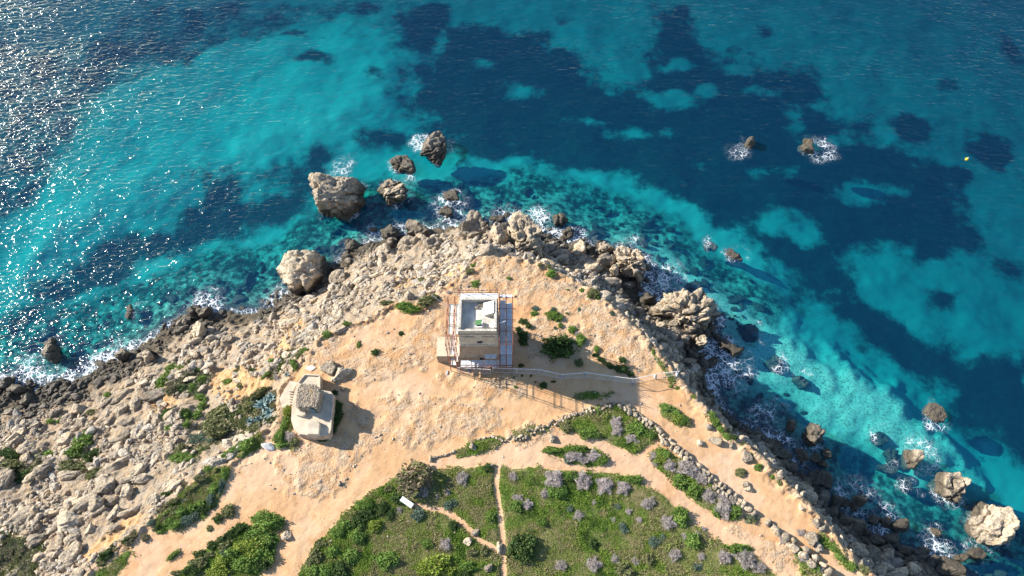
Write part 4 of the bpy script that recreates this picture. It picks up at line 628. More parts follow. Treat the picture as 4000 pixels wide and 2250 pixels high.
shrubs((2500,1500,4.262), 'on the oval grass island beside the cliff path', [('green',430,400,90,70,-30),('green',560,490,110,80,-30),('lime',620,560,90,70),('blue',530,440,60,50),('green',700,620,90,70),('olive',790,640,60,70)])
shrubs((2800,1800,3.22), 'along the lower end of the stone wall', [('olive',305,150,62,45),('grey',1050,910,65,55),('grey',830,990,52,55),('olive',420,740,66,55,-30),('grey',980,1130,45,45),('green',1060,1160,60,45),('grey',1060,1240,46,40),('grey',1170,1270,70,50,-30),('green',1200,1340,80,50,-30),('grey',1290,1370,60,50),('green',1340,1050,60,32,-40),('green',1450,1110,60,32,-40),('green',1560,1220,60,32,-40),('green',1680,1320,60,34,-40),('olive',1850,1390,70,60),('green',510,80,40,45),('green',700,210,40,32),('olive',780,280,40,50)])

# ------------------------------------------------------------------ agaves: rosettes of thick pointed leaves
MAT_AGAVE = plain('agave_leaf', (.20, .29, .28), .5, .3, 1.5)
def blade(seed):
    r = random.Random(seed); v, f = [], []; n = 6
    for i in range(n + 1):
        t = i / n; w = .105 * (1 - t) ** .55 * (.75 + .6 * min(1, t * 4)); x = t * 1.0; z = .45 * t - .38 * t * t * r.uniform(.6, 1.2)
        v += [(x, -w, z + w * .5), (x, 0, z - .03 * (1 - t)), (x, w, z + w * .5), (x, 0, z + .03 * (1 - t))]
    for i in range(n):
        for k in range(4): f.append((4 * i + k, 4 * i + (k + 1) % 4, 4 * i + 4 + (k + 1) % 4, 4 * i + 4 + k))
    me = bpy.data.meshes.new('leaf'); me.from_pydata(v, [], f); me.materials.append(MAT_AGAVE); return me
BLADES = [blade(k) for k in range(4)]
ZA = (700, 1300, 2.635)
for i, (x, y, r, lab) in enumerate([(870,760,70,'tallest spiky agave rosette in the clump left of the bunker'),(960,680,56,'agave rosette at the top of the clump, nearest the bunker ramp'),(940,830,58,'agave rosette at the right side of the clump, shadow spiking onto the path'),(790,740,46,'agave rosette at the left side of the clump'),(830,900,52,'lower agave rosette under the main clump'),(740,920,46,'lowest left agave rosette below the main clump'),(1115,440,30,'small agave on the slope edge above the bunker ramp'),(905,700,46,'agave rosette between the tallest one and the top one')]):
    px, py = Zc(*ZA, x, y); gx_, gy_, gz_ = hit(px, py); s = r / 2.635 * .05; o = empty('agave', (gx_, gy_, gz_), rnd.uniform(0, 6), label=lab, cat='agave', group='agaves left of the bunker')
    for k in range(24):
        e = rnd.uniform(-.15, 1.15); l = link('leaf', BLADES[k % 4], o); l.rotation_euler = (0, -e, k * 2.4 + rnd.uniform(-.2, .2)); q = s * rnd.uniform(.85, 1.2); l.scale = (q, q * 1.1, q); l.location = (0, 0, .08)

# ------------------------------------------------------------------ dry stone walls and loose blocks on the plateau
STONE_PROTO = [mesh_np('stone', *rock_verts(1500 + k, 3, 10, .08, 26), MAT_ROCK, True) for k in range(8)]
def wall(pts, label, step, r, rows, seed, jit=.12):
    rg = random.Random(seed); P = [np.array(p) for p in DW(pts)]; x0, y0 = P[0]; o = empty('stone_wall', (x0, y0, ground_at(x0, y0)), 0, label=label, cat='stone wall', group='dry stone walls'); z0 = o.location.z
    seg = [(P[i], P[i + 1]) for i in range(len(P) - 1)]; tot = sum(np.linalg.norm(b - a) for a, b in seg)
    for row in range(rows):
        d = rg.uniform(0, step)
        while d < tot:
            q = d
            for a, b in seg:
                L = np.linalg.norm(b - a)
                if q <= L: break
                q -= L
            t = (b - a) / L; nrm_ = np.array([-t[1], t[0]]); s = r * rg.uniform(.7, 1.35); p = a + t * q + nrm_ * ((row - (rows - 1) / 2) * r * 1.7 + rg.uniform(-jit, jit)); zg = ground_at(p[0], p[1])
            if rg.random() > .06:
                l = link('stone', STONE_PROTO[rg.randrange(8)], o); l.location = (p[0] - x0, p[1] - y0, zg - z0 + s * .45); l.scale = (s * rg.uniform(.95, 1.35), s * rg.uniform(.85, 1.15), s * rg.uniform(.8, 1.1)); l.rotation_euler = (rg.uniform(-.3, .3), rg.uniform(-.3, .3), math.atan2(t[1], t[0]) + rg.uniform(-.4, .4))
            d += s * rg.uniform(1.75, 2.25)
    return o
wall([(1560,1018),(1600,1043),(1650,1085),(1700,1130),(1760,1180),(1830,1240),(1880,1278)], 'long double dry stone wall running down from the green triangle to the cliff path', .8, .36, 2, 1)
wall([(1660,1103),(1700,1135),(1760,1190),(1830,1252),(1870,1285)], 'inner row of rubble behind the long dry stone wall', .8, .30, 1, 2, .35)
wall([(1880,1278),(1915,1302),(1950,1332),(1985,1362)], 'middle stretch of big loose wall stones beside the cliff path', .8, .46, 1, 3)
wall([(1985,1362),(2025,1395),(2060,1425),(2090,1455)], 'lowest wall stretch of round boulders in two rows near the bottom edge', .8, .52, 2, 4)
wall([(1290,1108),(1370,1075),(1400,1062),(1445,1045),(1500,1030),(1550,1016)], 'rubble wall along the upper edge of the green triangle', .7, .24, 2, 5, .3)
wall([(1085,1155),(1110,1147),(1130,1142),(1148,1135)], 'short low stone kerb at the left end of the track', .6, .22, 1, 6, .05)
wall([(1200,1108),(1240,1098),(1268,1112),(1285,1098)], 'low crooked stone kerb around the small green strip', .6, .20, 1, 7, .08)
ZP, ZQ = (2500, 1500, 4.262), (2800, 1800, 3.22)
for z, x, y, rx, ry, a, lab in [(ZP,1260,975,105,52,-28,'long pale block lying on the cliff path right of the oval island'),(ZP,995,985,62,42,-10,'pale rounded stone left of the long pale block on the cliff path'),(ZP,1145,715,58,44,0,'flat cream stone between the oval island and the cliff edge'),(ZP,1765,1240,66,82,0,'grey boulder standing at the cliff edge, with a dark shadow on its right'),(ZP,1520,1020,26,52,0,'narrow upright stone at the end of the grassy cliff strip'),
    (ZQ,360,305,34,30,0,'upper of two small round stones beside the wall on the cliff path'),(ZQ,400,362,46,32,-20,'lower of two small round stones beside the wall on the cliff path'),(ZQ,1185,985,66,58,-30,'big cream boulder beside the lower cliff path, upper of two'),(ZQ,1270,1085,62,48,0,'big cream boulder beside the lower cliff path, lower of two'),(ZQ,1235,780,50,40,-40,'tan stone on the grassy edge of the lower cliff'),(ZQ,1320,855,38,42,0,'small tan stone on the cliff edge below another tan stone'),(ZQ,1060,600,28,36,0,'small brown stone in the middle of the cliff path'),
    (Z7,2420,1170,32,42,0,'upright tan stone where the two narrow trails meet'),(Z7,2110,1110,36,26,0,'pale stone beside the curved narrow trail'),(Z7,2185,1020,28,30,0,'whitish stone in the grass between the two trails'),(Z7,2315,1370,28,32,0,'pale stone in the grass near the bottom of the straight trail'),(Z7,2150,165,36,30,0,'round tan stone at the edge of the small green strip'),(Z7,835,535,24,20,0,'lone small stone on the sand near the pavement'),(Z7,1740,285,24,26,0,'stone at the left end of the short kerb'),(Z7,310,1060,34,32,0,'tan rock hump on the sand right of the bush island'),
    (Z1,295,440,28,24,0,'tan rock with a little green around it on the track above the lens island'),(ZB,1215,220,120,75,25,'large grey rock hump above the bunker'),(ZB,1060,150,110,80,0,'tan rock hump above the bunker, left of the large grey one'),(ZB,1105,305,45,36,40,'small rock by the upper corner of the bunker'),(ZB,1245,440,30,28,0,'small rock on the sand right of the bunker'),(Z7,2340,355,20,16,0,'dark stone at the top of the straight trail')]:
    px, py = Zc(*z, x, y); x_, y_, z_ = hit(px, py); k = .0415 / z[2]; rock('rock', x_, y_, z_, rx * k * 1.12, ry * k * 1.2, min(rx, ry) * k * 1.0, math.radians(a), sink=.3, label=lab, cat='rock', group='single rocks on the plateau')
MAT_WHITE = plain('whitewashed_stone', (.78, .74, .68), .85, .1, 4, .03)
px, py = Zc(*ZB, 180, 1250); x_, y_, z_ = hit(px, py); wb = link('white_block', mesh_np('white_block', *rock_verts(1701, 3, 8, .03, 50), MAT_WHITE, False), None, label='bright white broken stone block lying on the sand below the bunker', cat='stone block'); wb.location = (x_, y_, z_ + .3); wb.scale = (1.0, .50, .45); wb.rotation_euler = (.1, .1, -.5)
px, py = Zc(*ZB, 775, 140); x_, y_, z_ = hit(px, py); B().prism([(-.85, -.1, -.1), (.1, -.5, -.1), (.85, .05, -.1), (.2, .42, -.1), (-.4, .35, -.1)], [(-.85, -.1, .14), (.1, -.5, .14), (.85, .05, .14), (.2, .42, .14), (-.4, .35, .14)]).build('pale_slab', MAT_WHITE, None, .02, label='flat pale slab on the ground above the bunker', cat='slab').location = (x_, y_, z_)

# ------------------------------------------------------------------ tower, annex and scaffolding
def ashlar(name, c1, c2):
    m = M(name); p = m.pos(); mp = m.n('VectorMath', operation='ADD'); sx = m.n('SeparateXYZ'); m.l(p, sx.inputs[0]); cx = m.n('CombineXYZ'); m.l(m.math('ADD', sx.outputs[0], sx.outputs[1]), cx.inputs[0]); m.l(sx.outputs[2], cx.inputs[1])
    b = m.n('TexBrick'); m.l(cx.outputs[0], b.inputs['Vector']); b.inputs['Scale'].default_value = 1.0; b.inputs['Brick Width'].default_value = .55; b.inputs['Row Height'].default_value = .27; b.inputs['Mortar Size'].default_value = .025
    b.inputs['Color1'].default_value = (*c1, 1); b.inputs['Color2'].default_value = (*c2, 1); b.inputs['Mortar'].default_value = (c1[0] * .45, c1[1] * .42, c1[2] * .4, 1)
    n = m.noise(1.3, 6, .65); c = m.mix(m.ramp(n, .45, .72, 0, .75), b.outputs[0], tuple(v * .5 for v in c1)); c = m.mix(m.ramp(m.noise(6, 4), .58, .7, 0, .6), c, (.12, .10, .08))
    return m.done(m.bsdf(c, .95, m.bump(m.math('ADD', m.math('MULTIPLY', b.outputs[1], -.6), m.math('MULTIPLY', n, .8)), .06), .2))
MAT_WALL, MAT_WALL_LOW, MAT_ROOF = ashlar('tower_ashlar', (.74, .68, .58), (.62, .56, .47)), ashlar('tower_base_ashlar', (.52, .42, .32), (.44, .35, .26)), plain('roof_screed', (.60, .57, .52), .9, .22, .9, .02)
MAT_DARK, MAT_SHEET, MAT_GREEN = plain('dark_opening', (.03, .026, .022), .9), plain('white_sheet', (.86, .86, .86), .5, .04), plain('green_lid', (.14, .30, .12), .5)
TX0, TX1, TY0, TY1, TT = -7.72, -2.17, 40.28, 45.60, 11.45; TG = -.25
tower = empty('watchtower', ((TX0 + TX1) / 2, (TY0 + TY1) / 2, TG), 0, label='square stone watchtower with open roof terrace, under repair', cat='tower'); ox, oy, oz = tower.location
def tb(): return B()
def frus(e0, z0, e1, z1): return [(TX0 - e0 - ox, TY0 - e0 - oy, z0 - oz), (TX1 + e0 - ox, TY0 - e0 - oy, z0 - oz), (TX1 + e0 - ox, TY1 + e0 - oy, z0 - oz), (TX0 - e0 - ox, TY1 + e0 - oy, z0 - oz)], [(TX0 - e1 - ox, TY0 - e1 - oy, z1 - oz), (TX1 + e1 - ox, TY0 - e1 - oy, z1 - oz), (TX1 + e1 - ox, TY1 + e1 - oy, z1 - oz), (TX0 - e1 - ox, TY1 + e1 - oy, z1 - oz)]
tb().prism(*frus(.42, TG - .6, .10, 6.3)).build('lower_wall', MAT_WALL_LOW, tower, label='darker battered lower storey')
tb().prism(*frus(.17, 6.3, .17, 6.52)).build('string_course', MAT_WALL, tower, .03)
tb().prism(*frus(.06, 6.52, .0, 10.25)).build('upper_wall', MAT_WALL, tower)
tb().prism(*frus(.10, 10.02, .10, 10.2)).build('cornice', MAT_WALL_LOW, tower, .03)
for nm, (x0, y0, x1, y1) in {'s': (TX0, TY0, TX1, TY0 + .42), 'n': (TX0, TY1 - .45, TX1, TY1), 'w': (TX0, TY0 + .42, TX0 + .42, TY1 - .45), 'e': (TX1 - .42, TY0 + .42, TX1, TY1 - .45)}.items():
    tb().box(x0 - ox, y0 - oy, 10.252 - oz, x1 - ox, y1 - oy, (TT if nm != 's' else TT - .35) - oz).build('parapet', MAT_WALL, tower, .05)
tb().box(TX0 + .42 - ox, TY0 + .42 - oy, 10.26 - oz, TX1 - .42 - ox, TY1 - .45 - oy, 10.34 - oz).build('roof', MAT_ROOF, tower)
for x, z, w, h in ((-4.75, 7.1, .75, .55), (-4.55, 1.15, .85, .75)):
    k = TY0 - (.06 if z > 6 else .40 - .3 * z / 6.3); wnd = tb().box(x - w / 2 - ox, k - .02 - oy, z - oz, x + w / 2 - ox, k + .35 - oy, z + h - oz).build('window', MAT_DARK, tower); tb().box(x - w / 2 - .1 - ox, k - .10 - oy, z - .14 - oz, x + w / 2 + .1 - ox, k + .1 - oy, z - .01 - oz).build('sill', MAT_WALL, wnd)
for x, zz0 in ((-6.4, 9.2), (-3.4, 9.2)): tb().box(x - .95 - ox, TY0 - .12 - oy, zz0 - oz, x + .95 - ox, TY0 + .1 - oy, zz0 + .10 - oz).build('ledge', MAT_WALL_LOW, tower)
hut = empty('roof_shelter', (-2.9, 44.0, 10.34), 0, label='bright white sloping sheet roof over a small shelter on the tower terrace', cat='shelter')
B().prism([(-1.25, -1.35, 1.0), (.28, -1.0, 1.15), (.28, 1.0, 1.15), (-1.25, .65, 1.0)], [(-1.25, -1.35, 1.07), (.28, -1.0, 1.22), (.28, 1.0, 1.22), (-1.25, .65, 1.07)]).build('sheet_roof', MAT_SHEET, hut)
B().box(-1.05, -1.0, 0, .2, -.88, 1.0).build('front_wall', MAT_WALL, hut); B().box(-1.15, -.88, 0, -1.05, .6, 1.0).build('side_wall', MAT_WALL, hut)
hatch = empty('roof_hatch', (-4.75, 41.55, 10.34), 0, label='white roof hatch with a tilted green lid on the tower terrace', cat='hatch')
for x0, y0, x1, y1 in ((-.5, -.5, .5, -.35), (-.5, .35, .5, .5), (-.5, -.35, -.35, .35), (.35, -.35, .5, .35)): B().box(x0, y0, 0, x1, y1, .5).build('kerb', MAT_SHEET, hatch)
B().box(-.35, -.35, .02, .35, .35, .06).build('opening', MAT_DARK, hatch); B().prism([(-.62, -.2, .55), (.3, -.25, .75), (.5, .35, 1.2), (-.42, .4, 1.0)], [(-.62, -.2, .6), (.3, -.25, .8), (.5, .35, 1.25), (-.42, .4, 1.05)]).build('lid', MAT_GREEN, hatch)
for i, (x, y, s, lab) in enumerate([(-4.5, 44.85, .42, 'pale stone lump by the back parapet of the terrace'), (-5.1, 44.35, .24, 'small pale stone on the terrace floor')]):
    l = link('stone', STONE_PROTO[i], None, label=lab, cat='stone', group='stones on the tower terrace'); l.location = (x, y, 10.34 + s * .5); l.scale = (s * 1.2, s, s * .8)
x0, y1 = W(1709, 1314, 2.5); x1, y0 = W(1800, 1392, 2.5); an = empty('annex', ((x0 + x1) / 2, (y0 + y1) / 2, TG), 0, label='low flat roofed stone room built against the left side of the tower', cat='building'); ax_, ay_, az_ = an.location; x1 = TX0 - .30
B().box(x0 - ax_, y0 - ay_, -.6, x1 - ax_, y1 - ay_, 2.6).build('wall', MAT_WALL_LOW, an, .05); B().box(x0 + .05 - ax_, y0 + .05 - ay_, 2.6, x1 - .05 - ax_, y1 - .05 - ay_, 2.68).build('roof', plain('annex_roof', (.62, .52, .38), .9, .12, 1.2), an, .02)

MAT_POLE, MAT_PLANK, MAT_RAIL, MAT_ZINC = plain('rusty_pole', (.26, .11, .08), .6, .3, 2, 0, .2), plain('steel_deck', (.66, .70, .74), .45, .12, 2, .01), plain('white_pole', (.75, .76, .78), .5), plain('weathered_board', (.80, .76, .68), .8, .2, 3, .01)
scaf = empty('scaffolding', (TX1 + .3, TY0 - .3, 0), 0, label='rust red tube scaffolding with grey deck boards around the tower', cat='scaffolding'); fx, fy, fz = scaf.location
def tube_part(name, a, b, r=.05, mat=None): B().tube([a[0] - fx, a[1] - fy, a[2]], [b[0] - fx, b[1] - fy, b[2]], r, 6).build(name, mat or MAT_POLE, scaf)
def deck(x0, y0, x1, y1, z, mat, n, along='y'):
    for i in range(n):
        g = .02
        if along == 'y': q = (y1 - y0) / n; B().box(x0 - fx, y0 + i * q + g - fy, z, x1 - fx, y0 + (i + 1) * q - g - fy, z + .06).build('deck_board', mat, scaf)
        else: q = (x1 - x0) / n; B().box(x0 + i * q + g - fx, y0 - fy, z, x0 + (i + 1) * q - g - fx, y1 - fy, z + .06).build('deck_board', mat, scaf)
EX = (TX1 + .32, TX1 + 1.28, TX1 + 2.25); YS = (38.55, 40.6, 42.4, 44.2, 46.0)
for i, x in enumerate(EX):
    for y in YS: tube_part('standard', (x, y, -.5), (x, y, 11.9 if i < 2 else 10.9))
    for z in (2.0, 4.2, 6.4, 8.6, 10.3): tube_part('ledger', (x + .04, YS[0] - .2, z), (x + .04, YS[-1] + .2, z))
for y in YS:
    for z in (2.0, 6.4, 10.3): tube_part('transom', (EX[0] - .2, y + .05, z + .06), (EX[2] + .5, y + .05, z + .06), .04)
for z, ya, yb in ((1.75, 38.6, 46.0), (5.6, 38.9, 46.0), (9.6, 42.2, 46.0)): deck(EX[0] + .06, ya, EX[1] - .06, yb, z, MAT_PLANK, 4); deck(EX[1] + .06, ya - .1, EX[2] - .06, yb - .2, z + (.0 if z < 9 else -.5), MAT_PLANK, 4)
WX = (TX0 - 1.75, TX0 - .75)
for i, x in enumerate(WX):
    for y in YS[:5]: tube_part('standard', (x, y, -.5), (x, y, 10.8))
    for z in (2.0, 4.2, 6.4, 8.6, 10.3): tube_part('ledger', (x - .04, YS[0] - .2, z), (x - .04, YS[-1] + .2, z))
for y in YS:
    for z in (4.2, 8.6): tube_part('transom', (WX[0] - .25, y + .05, z + .06), (WX[1] + .3, y + .05, z + .06), .04)
deck(WX[1] + .06, 41.0, TX0 - .12, 46.0, 8.4, MAT_ZINC, 4); deck(WX[1] + .06, 38.8, TX0 - .45, 41.5, 3.2, MAT_ZINC, 2)
for z, ya, yb in ((1.75, 38.8, 41.2), (4.0, 39.6, 43.0), (8.4, 41.0, 46.0)): deck(WX[0] + .1, ya, WX[1] - .06, yb, z, MAT_ZINC, 3)
SXs = (-8.0, -6.1, -4.2, -2.3)
for i, x in enumerate(SXs): tube_part('standard', (x, 38.35, -.5), (x, 38.35, (8.6, 4.6, 6.2, 5.8)[i]))
for z in (1.8, 3.0): tube_part('ledger', (SXs[0] - .3, 38.3, z), (EX[2] + .2, 38.3, z))
tube_part('brace', (-8.0, 38.28, 1.8), (-6.1, 38.28, 3.2)); tube_part('brace', (-4.2, 38.28, 1.8), (-2.3, 38.28, 3.2)); tube_part('brace', (WX[0], 46.2, 6.4), (WX[0] - 2.6, 47.2, 9.0), .05, MAT_RAIL); tube_part('brace', (EX[0], 41.6, 10.9), (EX[1], 41.9, 11.1), .05, MAT_RAIL)
deck(SXs[0] + .1, 38.5, EX[0] - .1, 39.65, 1.72, MAT_PLANK, 7, 'x'); deck(-4.1, 38.8, -2.3, 39.5, 4.4, MAT_PLANK, 2, 'x'); deck(TX0 + .1, 45.75, TX1 + .1, 46.6, 10.6, MAT_RAIL, 5, 'x'); deck(EX[0], 46.1, EX[2], 46.6, 10.2, MAT_RAIL, 2, 'x')
for x in (TX0, -4.9, TX1): tube_part('standard', (x, 46.75, -.5), (x, 46.75, 11.9))
for z in (10.5, 11.3): tube_part('ledger', (TX0 - .3, 46.8, z), (TX1 + .3, 46.8, z))

# ------------------------------------------------------------------ bunker
MAT_CONC, MAT_RUB, MAT_PALE = plain('bunker_concrete', (.60, .51, .39), .9, .16, .8, .02), plain('bunker_wall_render', (.44, .34, .24), .95, .3, 1.6, .08), plain('bunker_paint', (.56, .56, .58), .8, .2, 1.5, .02)
bx0, by0 = W(*Zc(*ZB, 780, 750), 0); bg = -.1; bunker = empty('bunker', (float(bx0), float(by0), bg), 0, label='two tier concrete gun bunker with a rubble clad upper room', cat='bunker')
def bw(pts, z): return [(float(a) - bx0, float(b) - by0) for a, b in [W(*Zc(*ZB, x, y), z) for x, y in pts]]
def slab(pts, zt, z0, z1, name, mat, bev=.04, grow=1.0, **k):
    q = bw(pts, zt); c = np.mean(q, 0); lo = [(c[0] + (x - c[0]) * grow, c[1] + (y - c[1]) * grow, z0 - bg) for x, y in q]; return B().prism(lo, [(x, y, z1 - bg) for x, y in q]).build(name, mat, bunker, bev, **k)
BASE = [(590,335),(690,225),(905,240),(905,440),(1060,465),(1100,520),(1085,700),(1050,1050),(1010,1095),(880,1110),(610,1075),(530,990),(492,870),(508,640),(545,460)]
slab(BASE, 1.9, -.8, 1.8, 'lower_wall', MAT_RUB, .06, 1.03); slab([(590,338),(690,228),(902,243),(902,443),(1057,468),(1097,522),(1082,700),(1047,1048),(1008,1090),(880,1105),(612,1071),(533,988),(496,870),(512,640),(548,462)], 1.9, 1.802, 1.95, 'deck', MAT_CONC, .03)
for a, b in (((690,228),(900,240)),((900,240),(900,430)),((1092,530),(1050,1030)),((690,230),(600,340))):
    q = np.array(bw([a, b], 2.1)); t = (q[1] - q[0]) / np.linalg.norm(q[1] - q[0]); n_ = np.array([-t[1], t[0]]) * .09; B().prism([(*(q[0] - n_), 1.952 - bg), (*(q[1] - n_), 1.952 - bg), (*(q[1] + n_), 1.952 - bg), (*(q[0] + n_), 1.952 - bg)], [(*(q[0] - n_), 2.2 - bg), (*(q[1] - n_), 2.2 - bg), (*(q[1] + n_), 2.2 - bg), (*(q[0] + n_), 2.2 - bg)]).build('kerb', MAT_CONC, bunker)
TUR = [(615,385),(650,368),(845,378),(905,440),(895,560),(850,700),(800,680),(580,690),(560,640),(575,500)]
tw = slab(TUR, 4.1, 1.952, 4.1, 'upper_room', MAT_RUB, .10, 1.0)
slab([(735,885),(790,870),(865,880),(900,920),(885,1070),(720,1070),(725,960)], 2.7, 1.952, 2.65, 'cupola', MAT_CONC, .08, 1.04); slab([(570,705),(690,720),(700,790),(660,815),(565,800)], 2.5, 1.952, 2.5, 'step_block', MAT_CONC, .06)
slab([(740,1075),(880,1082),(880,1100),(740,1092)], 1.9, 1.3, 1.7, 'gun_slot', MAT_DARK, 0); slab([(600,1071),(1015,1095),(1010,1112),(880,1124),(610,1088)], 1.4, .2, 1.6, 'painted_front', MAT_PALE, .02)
slab([(700,685),(800,700),(840,745),(790,735),(710,705)], 3.0, 1.96, 3.4, 'doorway', plain('bunker_door', (.12, .22, .25), .7), 0)
# rubble stones set in the upper room's roof and sides
rg = np.random.default_rng(77); q = np.array(bw(TUR, 4.1)); n = 900; pts = []
while len(pts) < n:
    p = rg.uniform(q.min(0) - .1, q.max(0) + .1); d = float(sdf_pts(q, np.array([p[0]]), np.array([p[1]]))[0])
    if d > 0: pts.append((p[0], p[1], 4.12 - bg))
for i in range(len(q)):
    a, b = q[i], q[(i + 1) % len(q)]; L = np.linalg.norm(b - a)
    for k in range(int(L * 30)): t = rg.random(); pts.append((*(a + (b - a) * t), rg.uniform(2.1, 4.1) - bg))
pts = np.array(pts); n = len(pts); v, f = rock_verts(1801, 1, 8, .05, 12); s = rg.uniform(.09, .19, n); V = (v[None] * s[:, None, None] * [1.15, 1, .8] + pts[:, None]).reshape(-1, 3); F_ = (f[None] + (np.arange(n) * len(v))[:, None, None]).reshape(-1, 3); tt = rg.uniform(.8, 1.15, (n, 1))
link('rubble_cladding', mesh_np('rubble_cladding', V, F_, MAT_STONES, False, {'tint': np.repeat(np.concatenate([tt, tt * .97, tt * .92, tt * 0 + 1], 1), len(v), 0)}), bunker, kind='stuff')
slab([(480,320),(590,340),(545,430),(500,650),(440,700),(370,700),(330,560)], .2, -.5, .22, 'ramp', MAT_CONC, .03)
for k in range(6): slab([(470, 650 - k * 36), (535, 650 - k * 36), (535, 622 - k * 36), (470, 622 - k * 36)], .4 + k * .25, .0, .42 + k * .27, 'step', MAT_CONC, .02)

# ------------------------------------------------------------------ temporary fence: panels, posts and foot blocks
MAT_MESH = plain('galvanised_wire', (.62, .64, .66), .4, .05, 2, 0, .3)
ZF = (2100, 1350, 3.623); ZE = (1600, 1080, 3.293)
tops = [Zc(*ZE, 615, 1172), Zc(*ZE, 1050, 1200), Zc(*ZE, 1062, 1178), Zc(*ZE, 1380, 1190), Zc(*ZE, 1668, 1200), Zc(*ZF, 355, 410), Zc(*ZF, 695, 380), Zc(*ZF, 1030, 430), Zc(*ZF, 1370, 470), Zc(*ZF, 1690, 400), Zc(*ZF, 2010, 365)]
FP = [W(px, py, 2.0) for px, py in tops]; names = ['first panel of the wire fence, in front of the tower left half', '', 'second panel of the wire fence, in front of the scaffold right corner', 'third panel of the wire fence, right of the scaffold', 'fourth panel of the wire fence, between the pink and the first blue foot', 'fifth panel of the wire fence, between the two blue feet', 'sixth panel of the wire fence, ending at the yellow foot', 'seventh panel of the wire fence, between the yellow foot and the bend', 'eighth panel of the wire fence, lit, just right of the bend', 'last panel of the wire fence, reaching the cliff edge']
for i in range(len(FP) - 1):
    if i == 1: continue
    a, b = np.array(FP[i], float), np.array(FP[i + 1], float); za, zb = ground_at(*a) + .12, ground_at(*b) + .12; o = empty('wire_fence', (a[0], a[1], za), 0, label=names[i], cat='fence panel', group='panels of the wire fence'); d = (b - a) * .985; hz = 1.9; dz = zb - za
    P3 = lambda t, z: (d[0] * t, d[1] * t, dz * t + z)
    B().tube(P3(0, hz), P3(1, hz), .045, 6).build('top_rail', MAT_RAIL, o); B().tube(P3(0, .12), P3(1, .12), .03, 6).build('bottom_rail', MAT_MESH, o)
    for t in (0.004, .996): B().tube(P3(t, 0), P3(t, hz), .035, 6).build('post', MAT_MESH, o)
    w = B(); 
    for k in range(1, 26): w.tube(P3(k / 26, .12), P3(k / 26, hz), .004, 3)
    for k in range(1, 9): w.tube(P3(.01, .12 + k * .2), P3(.99, .12 + k * .2), .004, 3)
    w.build('wire_mesh', MAT_MESH, o)
for (z, x, y), col, lab in [((ZE, 485, 1245), (.62, .68, .75), 'pale blue fence foot at the lower left corner of the scaffold'), ((ZE, 770, 1222), (.10, .15, .24), 'dark blue fence foot in front of the tower'), ((ZE, 1660, 1232), (.55, .20, .24), 'pink fence foot right of the scaffold'), ((ZF, 350, 440), (.12, .18, .30), 'first blue fence foot right of the pink one'), ((ZF, 675, 415), (.12, .18, .30), 'second blue fence foot right of the pink one'), ((ZF, 1005, 482), (.55, .40, .13), 'yellow fence foot in the tower shadow'), ((ZF, 1335, 537), (.28, .33, .42), 'grey blue fence foot at the bend of the fence'), ((ZF, 1655, 447), (.80, .80, .82), 'white fence foot on the sunny sand'), ((ZF, 1965, 415), (.80, .80, .82), 'white fence foot at the cliff edge')]:
    x_, y_, z_ = hit(*Zc(*z, x, y)); o = empty('ballast_block', (x_, y_, z_), math.radians(82), label=lab, cat='fence foot', group='foot blocks of the wire fence'); m_ = plain('foot_plastic', col, .6, .1)
    B().prism([(-.36, -.12, 0), (.36, -.12, 0), (.36, .12, 0), (-.36, .12, 0)], [(-.31, -.09, .16), (.31, -.09, .16), (.31, .09, .16), (-.31, .09, .16)]).build('block', m_, o, .015)
    for k in (-.15, .15): B().tube((k, 0, .158), (k, 0, .166), .05, 8).build('socket', MAT_DARK, o)
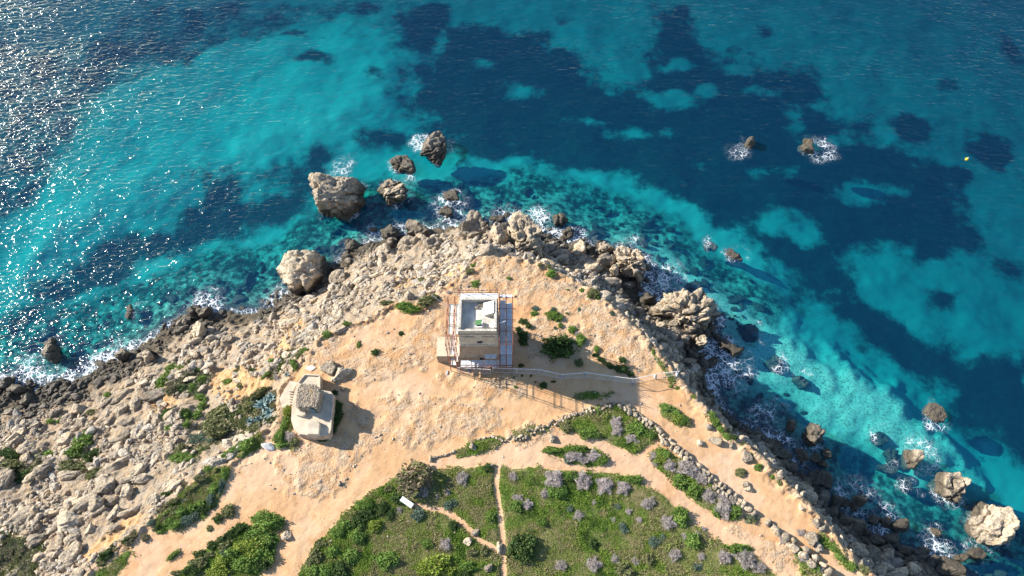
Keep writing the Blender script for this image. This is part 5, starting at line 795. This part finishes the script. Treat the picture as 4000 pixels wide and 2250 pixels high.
# plank bench in the grass, yellow buoy
x_, y_, z_ = hit(*Zc(*Z7, 1502, 722)); o = empty('bench', (x_, y_, z_), math.radians(-33), label='white plank bench at the start of the curved narrow trail', cat='bench')
for k in range(3): B().box(-1.0, -.36 + k * .245, .42, 1.0, -.13 + k * .245, .48).build('seat_plank', MAT_RAIL, o, .008)
for k in (-.75, .75): B().box(k - .06, -.3, -.1, k + .06, .3, .418).build('leg', MAT_CONC, o)
x_, y_ = W(*Zc(*AO, 1892, 1004), SEA); o = empty('buoy', (x_, y_, SEA), 0, label='tiny yellow buoy floating far off on the right', cat='buoy'); v, f = ICO[2]
link('float', mesh_np('float', v * [.35, .35, .42] + [0, 0, .12], f, plain('buoy_yellow', (.75, .50, .05), .4), True), o); B().tube((0, 0, .5), (0, 0, .75), .05).build('ring', MAT_RAIL, o)

# ------------------------------------------------------------------ labels: say which of several look-alikes, by size, height on the slope, then order from the left
def to_px(o):
    x, y, z = o.location; z -= CAM_H; c = y * ST - z * CT
    return 2000 + FPX * x / c, 1125 - FPX * (y * CT + z * ST) / c
ORD = ['leftmost', 'second from left', 'third from left', 'fourth from left', 'fifth from left', 'sixth from left', 'seventh from left', 'eighth from left', 'ninth from left', 'tenth from left', 'eleventh from left', 'twelfth from left', 'thirteenth from left', 'fourteenth from left', 'fifteenth from left', 'sixteenth from left', 'seventeenth from left', 'eighteenth from left', 'nineteenth from left', 'twentieth from left']
def same():
    d = {}
    for o in COL.objects:
        if o.parent is None and 'label' in o: d.setdefault(o['label'], []).append(o)
    return [(k, v) for k, v in d.items() if len(v) > 1]
for lab, obs in same():
    if obs[0]['category'] == 'rock':
        ar = sorted(o.scale[0] * o.scale[1] for o in obs); ys = sorted(to_px(o)[1] for o in obs); n = len(obs)
        for o in obs:
            a, r, y = o.scale[0] * o.scale[1], max(o.scale[0], o.scale[1]) / min(o.scale[0], o.scale[1]), to_px(o)[1]
            o['label'] = ('small' if a < ar[n // 3] else 'middling' if a < ar[2 * n // 3] else 'large') + (' elongated ' if r > 1.7 else ' rounded ' if r < 1.25 else ' blocky ') + lab + (', upper third' if y < ys[n // 3] else ', middle third' if y < ys[2 * n // 3] else ', lower third')
    elif len(obs) > 12:
        ar = sorted(o.scale[0] * o.scale[1] for o in obs); n = len(obs)
        for o in obs: a = o.scale[0] * o.scale[1]; o['label'] = ('small ' if a < ar[n // 2] else 'large ') + lab
for lab, obs in same():
    for i, o in enumerate(sorted(obs, key=lambda q: to_px(q)[0])): o['label'] = lab + ', ' + (ORD[i] if len(obs) > 2 else ('left one', 'right one')[i])
